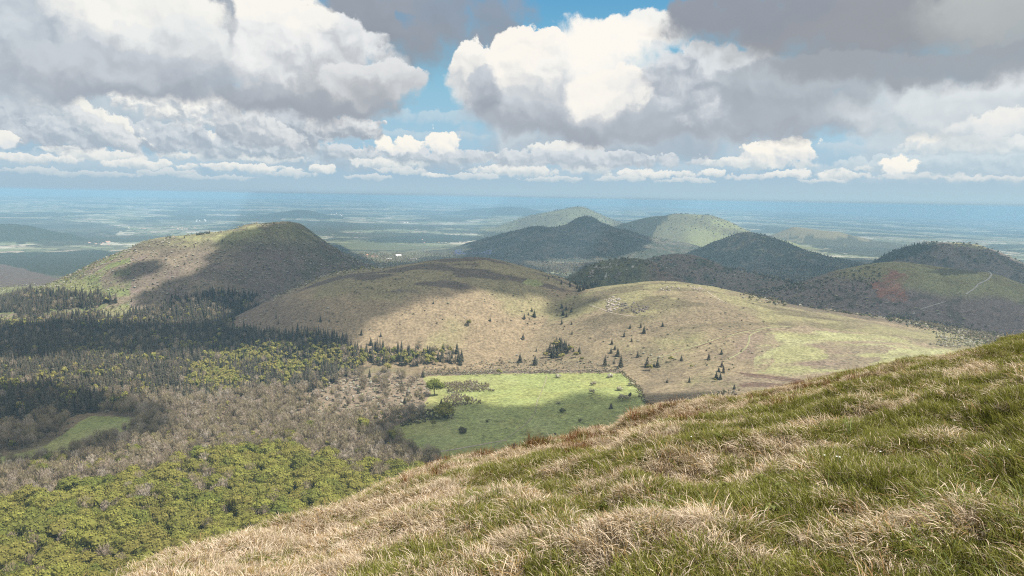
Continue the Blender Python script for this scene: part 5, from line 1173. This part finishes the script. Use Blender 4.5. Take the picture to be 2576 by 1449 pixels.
def SKY_CLOUDS(cloud, P):
    WH, CR, LG, MG, DG, BG = (P[k] for k in ('WH', 'CR', 'LG', 'MG', 'DG', 'BG'))
    f = dict(s='f', soft=.5, amp=.68)
    # soft layers behind everything
    cloud(350, 310, 640, 120, 90, (206, 216, 223), (168, 186, 200), amp=.5, soft=1.0, rel=.5, op=.95)
    cloud(1560, 370, 460, 80, 56, (204, 214, 221), (166, 182, 196), amp=.5, soft=.9, rel=.5, op=.95)
    cloud(2450, 390, 330, 80, 50, (210, 221, 227), (178, 198, 212), amp=.5, soft=.9, rel=.4, op=.9)
    cloud(1000, 410, 560, 40, 32, (196, 211, 221), (166, 187, 203), amp=.5, soft=.9, s='f', rel=.5, op=.9)
    # small far cumulus above the horizon
    for a in [(810, 428, 44, 16, 9), (470, 394, 66, 18, 12), (175, 378, 100, 13, 12), (265, 396, 110, 16, 12), (350, 414, 90, 14, 11), (570, 392, 120, 18, 13), (690, 400, 110, 16, 13), (600, 424, 160, 12, 10), (1300, 432, 130, 20, 13), (1480, 426, 80, 24, 14), (1640, 441, 120, 14, 9), (1100, 441, 44, 9, 7), (1795, 437, 40, 14, 10), (2120, 442, 60, 16, 11), (2180, 424, 36, 16, 9), (1985, 440, 60, 14, 12), (1900, 412, 150, 18, 13), (560, 352, 240, 24, 20), (60, 400, 110, 14, 11), (980, 412, 110, 18, 14), (1280, 400, 130, 20, 14), (1420, 380, 120, 24, 16), (880, 385, 90, 20, 14)]:
        cloud(*a, (238, 239, 235), (186, 203, 213), rel=.45, gam=.62, **f)
    for a in [(90, 432, 70, 9, 7), (240, 440, 90, 8, 6), (420, 436, 70, 10, 7), (540, 447, 90, 8, 6), (730, 440, 60, 10, 7), (930, 446, 80, 8, 6), (1010, 432, 70, 12, 8), (1200, 446, 80, 9, 7), (1390, 452, 90, 8, 6), (1560, 450, 70, 8, 6), (1720, 455, 80, 7, 5), (1880, 446, 60, 10, 7), (2330, 446, 120, 9, 7), (2500, 450, 120, 8, 6), (2060, 455, 60, 7, 5)]:
        cloud(*a, (226, 230, 230), (186, 204, 214), rel=.3, gam=.6, op=.85, **f)
    cloud(620, 372, 420, 30, 28, LG, (166, 184, 198), rel=.7, **f)
    cloud(1090, 396, 170, 26, 22, LG, (168, 186, 199), rel=.7, **f)
    cloud(1440, 405, 330, 32, 24, LG, (176, 190, 202), rel=.7, **f)
    cloud(1000, 368, 66, 30, 22, WH, (212, 220, 225), rel=.45, gam=.8, **f)
    cloud(1112, 360, 46, 38, 30, WH, (218, 224, 228), rel=.45, gam=.8, **f)
    cloud(1965, 392, 105, 44, 22, WH, (206, 215, 221), rel=.45, gam=.75, **f)
    cloud(2400, 418, 280, 30, 22, (208, 221, 228), (178, 201, 214), rel=.5, **f)
    cloud(2262, 420, 42, 24, 20, WH, (220, 227, 230), rel=.4, gam=.8, **f)
    cloud(2335, 362, 50, 32, 24, WH, (212, 220, 225), rel=.4, gam=.8, **f)
    cloud(2460, 372, 170, 26, 20, (238, 240, 238), (192, 209, 218), rel=.5, **f)
    # middle left rows
    cloud(40, 330, 220, 66, 46, (206, 214, 220), (166, 180, 195), rel=.7, **f)
    cloud(330, 345, 260, 44, 34, (214, 221, 226), (168, 183, 197), rel=.8, **f)
    cloud(200, 285, 150, 42, 32, CR, (190, 200, 208), tilt=.45, rel=.7, gam=.68, **f)
    cloud(240, 320, 120, 30, 26, (228, 231, 232), (178, 192, 203), tilt=.5, rel=.7, **f)
    cloud(700, 335, 190, 60, 44, (206, 213, 219), (164, 177, 190), rel=.8, **f)
    cloud(430, 262, 120, 60, 46, (248, 247, 241), (180, 191, 201), rel=.75, gam=.62, **f)
    cloud(545, 290, 84, 58, 42, (250, 249, 243), (184, 194, 204), rel=.75, gam=.66, **f)
    cloud(640, 322, 120, 40, 36, (226, 229, 230), (176, 187, 198), rel=.7, tilt=.3, **f)
    cloud(865, 328, 110, 36, 24, (232, 234, 234), (160, 172, 185), rel=.6, **f)
    cloud(5, 358, 44, 24, 18, CR, LG, rel=.5, **f)
    # great clouds, upper left
    cloud(1010, 70, 330, 130, 140, (156, 163, 174), (142, 149, 160), amp=.6, soft=.9, rel=.35, op=.97)
    cloud(1180, 40, 170, 100, 80, (146, 164, 184), (138, 150, 166), amp=.8, soft=1.1, rel=.35, op=.85)
    cloud(790, 250, 270, 64, 66, (172, 180, 189), (158, 165, 176), amp=.35, soft=.5, rel=.3)
    cloud(770, 165, 225, 125, 100, (234, 236, 237), (166, 173, 182), amp=.5, soft=.45, rel=.6)
    cloud(930, 232, 135, 66, 48, (226, 228, 229), (170, 176, 184), amp=.45, soft=.45, rel=.5)
    cloud(650, 55, 180, 100, 100, (250, 247, 240), (222, 227, 231), amp=.45, soft=.5, rel=.45, gam=.75)
    cloud(650, 140, 140, 80, 110, (240, 241, 240), (184, 191, 200), amp=.45, soft=.5, rel=.7)
    cloud(508, 60, 66, 120, 130, (172, 180, 190), (158, 166, 178), amp=.3, soft=.7, rel=.2)
    cloud(210, 185, 350, 80, 62, (178, 187, 196), (158, 167, 180), amp=.35, soft=.5, rel=.35)
    cloud(60, 90, 260, 160, 150, (212, 220, 225), (168, 180, 193), amp=.45, soft=.6, rel=.6)
    cloud(330, 60, 200, 120, 95, (246, 245, 239), (204, 211, 218), amp=.45, soft=.6, rel=.6, gam=.68)
    cloud(420, 130, 130, 84, 70, (236, 238, 237), (184, 192, 201), amp=.45, soft=.45, rel=.6)
    cloud(270, 180, 270, 56, 54, (200, 207, 214), (168, 176, 187), amp=.4, soft=.8, rel=.6)
    cloud(1026, 52, 20, 24, 24, (120, 160, 190), (124, 160, 190), amp=.5, soft=1.0, rel=0, op=.7)
    # the great white cumulus right of the middle with its grey base
    cloud(1500, 300, 350, 80, 62, (182, 191, 200), (160, 168, 180), amp=.35, soft=.6, rel=.4)
    cloud(1350, 265, 180, 90, 84, (208, 215, 221), (164, 172, 183), amp=.4, soft=.6, rel=.5)
    cloud(1178, 178, 68, 82, 104, (250, 247, 240), (182, 191, 201), amp=.4, rel=.6, gam=.66, lean=-.12)
    cloud(1225, 225, 60, 60, 80, (206, 212, 218), (156, 165, 178), amp=.4, soft=.5, rel=.5)
    cloud(1345, 150, 115, 80, 105, (252, 248, 240), (192, 200, 208), amp=.45, rel=.7, gam=.66)
    cloud(1430, 215, 130, 84, 72, (246, 245, 240), (186, 194, 203), amp=.45, soft=.45, rel=.7)
    cloud(1600, 80, 190, 58, 70, (244, 244, 240), (216, 222, 227), amp=.35, soft=.8, rel=.35, gam=.75)
    cloud(1500, 140, 200, 112, 130, (254, 250, 242), (224, 229, 233), amp=.5, soft=.9, rel=.6, gam=.8)
    cloud(1530, 245, 125, 76, 72, (252, 248, 240), (204, 211, 218), amp=.45, soft=.45, rel=.6, gam=.68)
    # grey clouds on the right
    cloud(1860, 310, 430, 66, 52, (186, 194, 203), (163, 171, 182), amp=.4, soft=.7, rel=.45)
    cloud(2450, 275, 340, 90, 86, (222, 228, 231), (190, 202, 210), amp=.4, soft=.8, rel=.5)
    cloud(2530, 312, 140, 32, 30, (240, 240, 236), (216, 223, 227), amp=.35, soft=.8, rel=.4)
    cloud(1800, 215, 210, 115, 110, (224, 229, 232), (168, 177, 189), amp=.75, soft=.6, rel=1.1)
    cloud(2010, 245, 220, 84, 62, (188, 196, 204), (162, 171, 181), amp=.45, soft=.8, rel=.5)
    cloud(2240, 70, 530, 160, 130, (156, 160, 168), (148, 153, 161), amp=.45, soft=.8, rel=.25)
    cloud(1890, 40, 200, 130, 76, (152, 159, 170), (144, 151, 163), amp=.7, soft=.8, rel=.3)
    cloud(2560, 60, 220, 130, 120, (190, 196, 195), (168, 174, 178), amp=.3, soft=1.2, rel=.1, op=.85)
    cloud(2300, 185, 390, 60, 44, (162, 168, 176), (155, 162, 171), amp=.45, soft=.9, rel=.2, op=.9)
build_sky()
# ------------------------------------------------------------------ air: pale haze in which far things fade
def build_haze():
    x0, x1, y0, y1 = -78000, 78000, -2000, 78000
    zb, zt = float(GZ.min()) - 60, 16.0
    v = [(x, y, z) for z in (zb, zt) for y in (y0, y1) for x in (x0, x1)]
    f = [(0, 2, 3, 1), (4, 5, 7, 6), (0, 1, 5, 4), (1, 3, 7, 5), (3, 2, 6, 7), (2, 0, 4, 6)]
    m, t, out = new_mat('haze'); m.cycles.volume_sampling = 'DISTANCE'
    p = t.add('ShaderNodeVolumePrincipled'); p.inputs['Color'].default_value = rgb(.27, .45, .60)
    p.inputs['Density'].default_value = HAZE; p.inputs['Anisotropy'].default_value = 0.0
    p.inputs['Absorption Color'].default_value = rgb(.0, .0, .0)
    t.link(p.outputs[0], out.inputs['Volume'])
    o = mesh_obj('haze', v, f, m); tag(o, kind='stuff'); return o
HAZE = 6.2e-5
build_haze()
# ------------------------------------------------------------------ render settings
SC.view_settings.view_transform = 'Standard'; SC.view_settings.look = 'None'
SC.view_settings.exposure = EXPOSURE; SC.view_settings.gamma = 1.0
SC.cycles.use_denoising = False
SC.cycles.pixel_filter_type = 'BLACKMAN_HARRIS'; SC.cycles.filter_width = 1.15
SC.cycles.max_bounces = 6; SC.cycles.diffuse_bounces = 2; SC.cycles.glossy_bounces = 1; SC.cycles.transmission_bounces = 2
SC.cycles.transparent_max_bounces = 8; SC.cycles.volume_bounces = 1
SC.cycles.use_fast_gi = False
SC.cycles.use_adaptive_sampling = False
SC.cycles.sample_clamp_indirect = 6.0
SC.cycles.caustics_reflective = False; SC.cycles.caustics_refractive = False
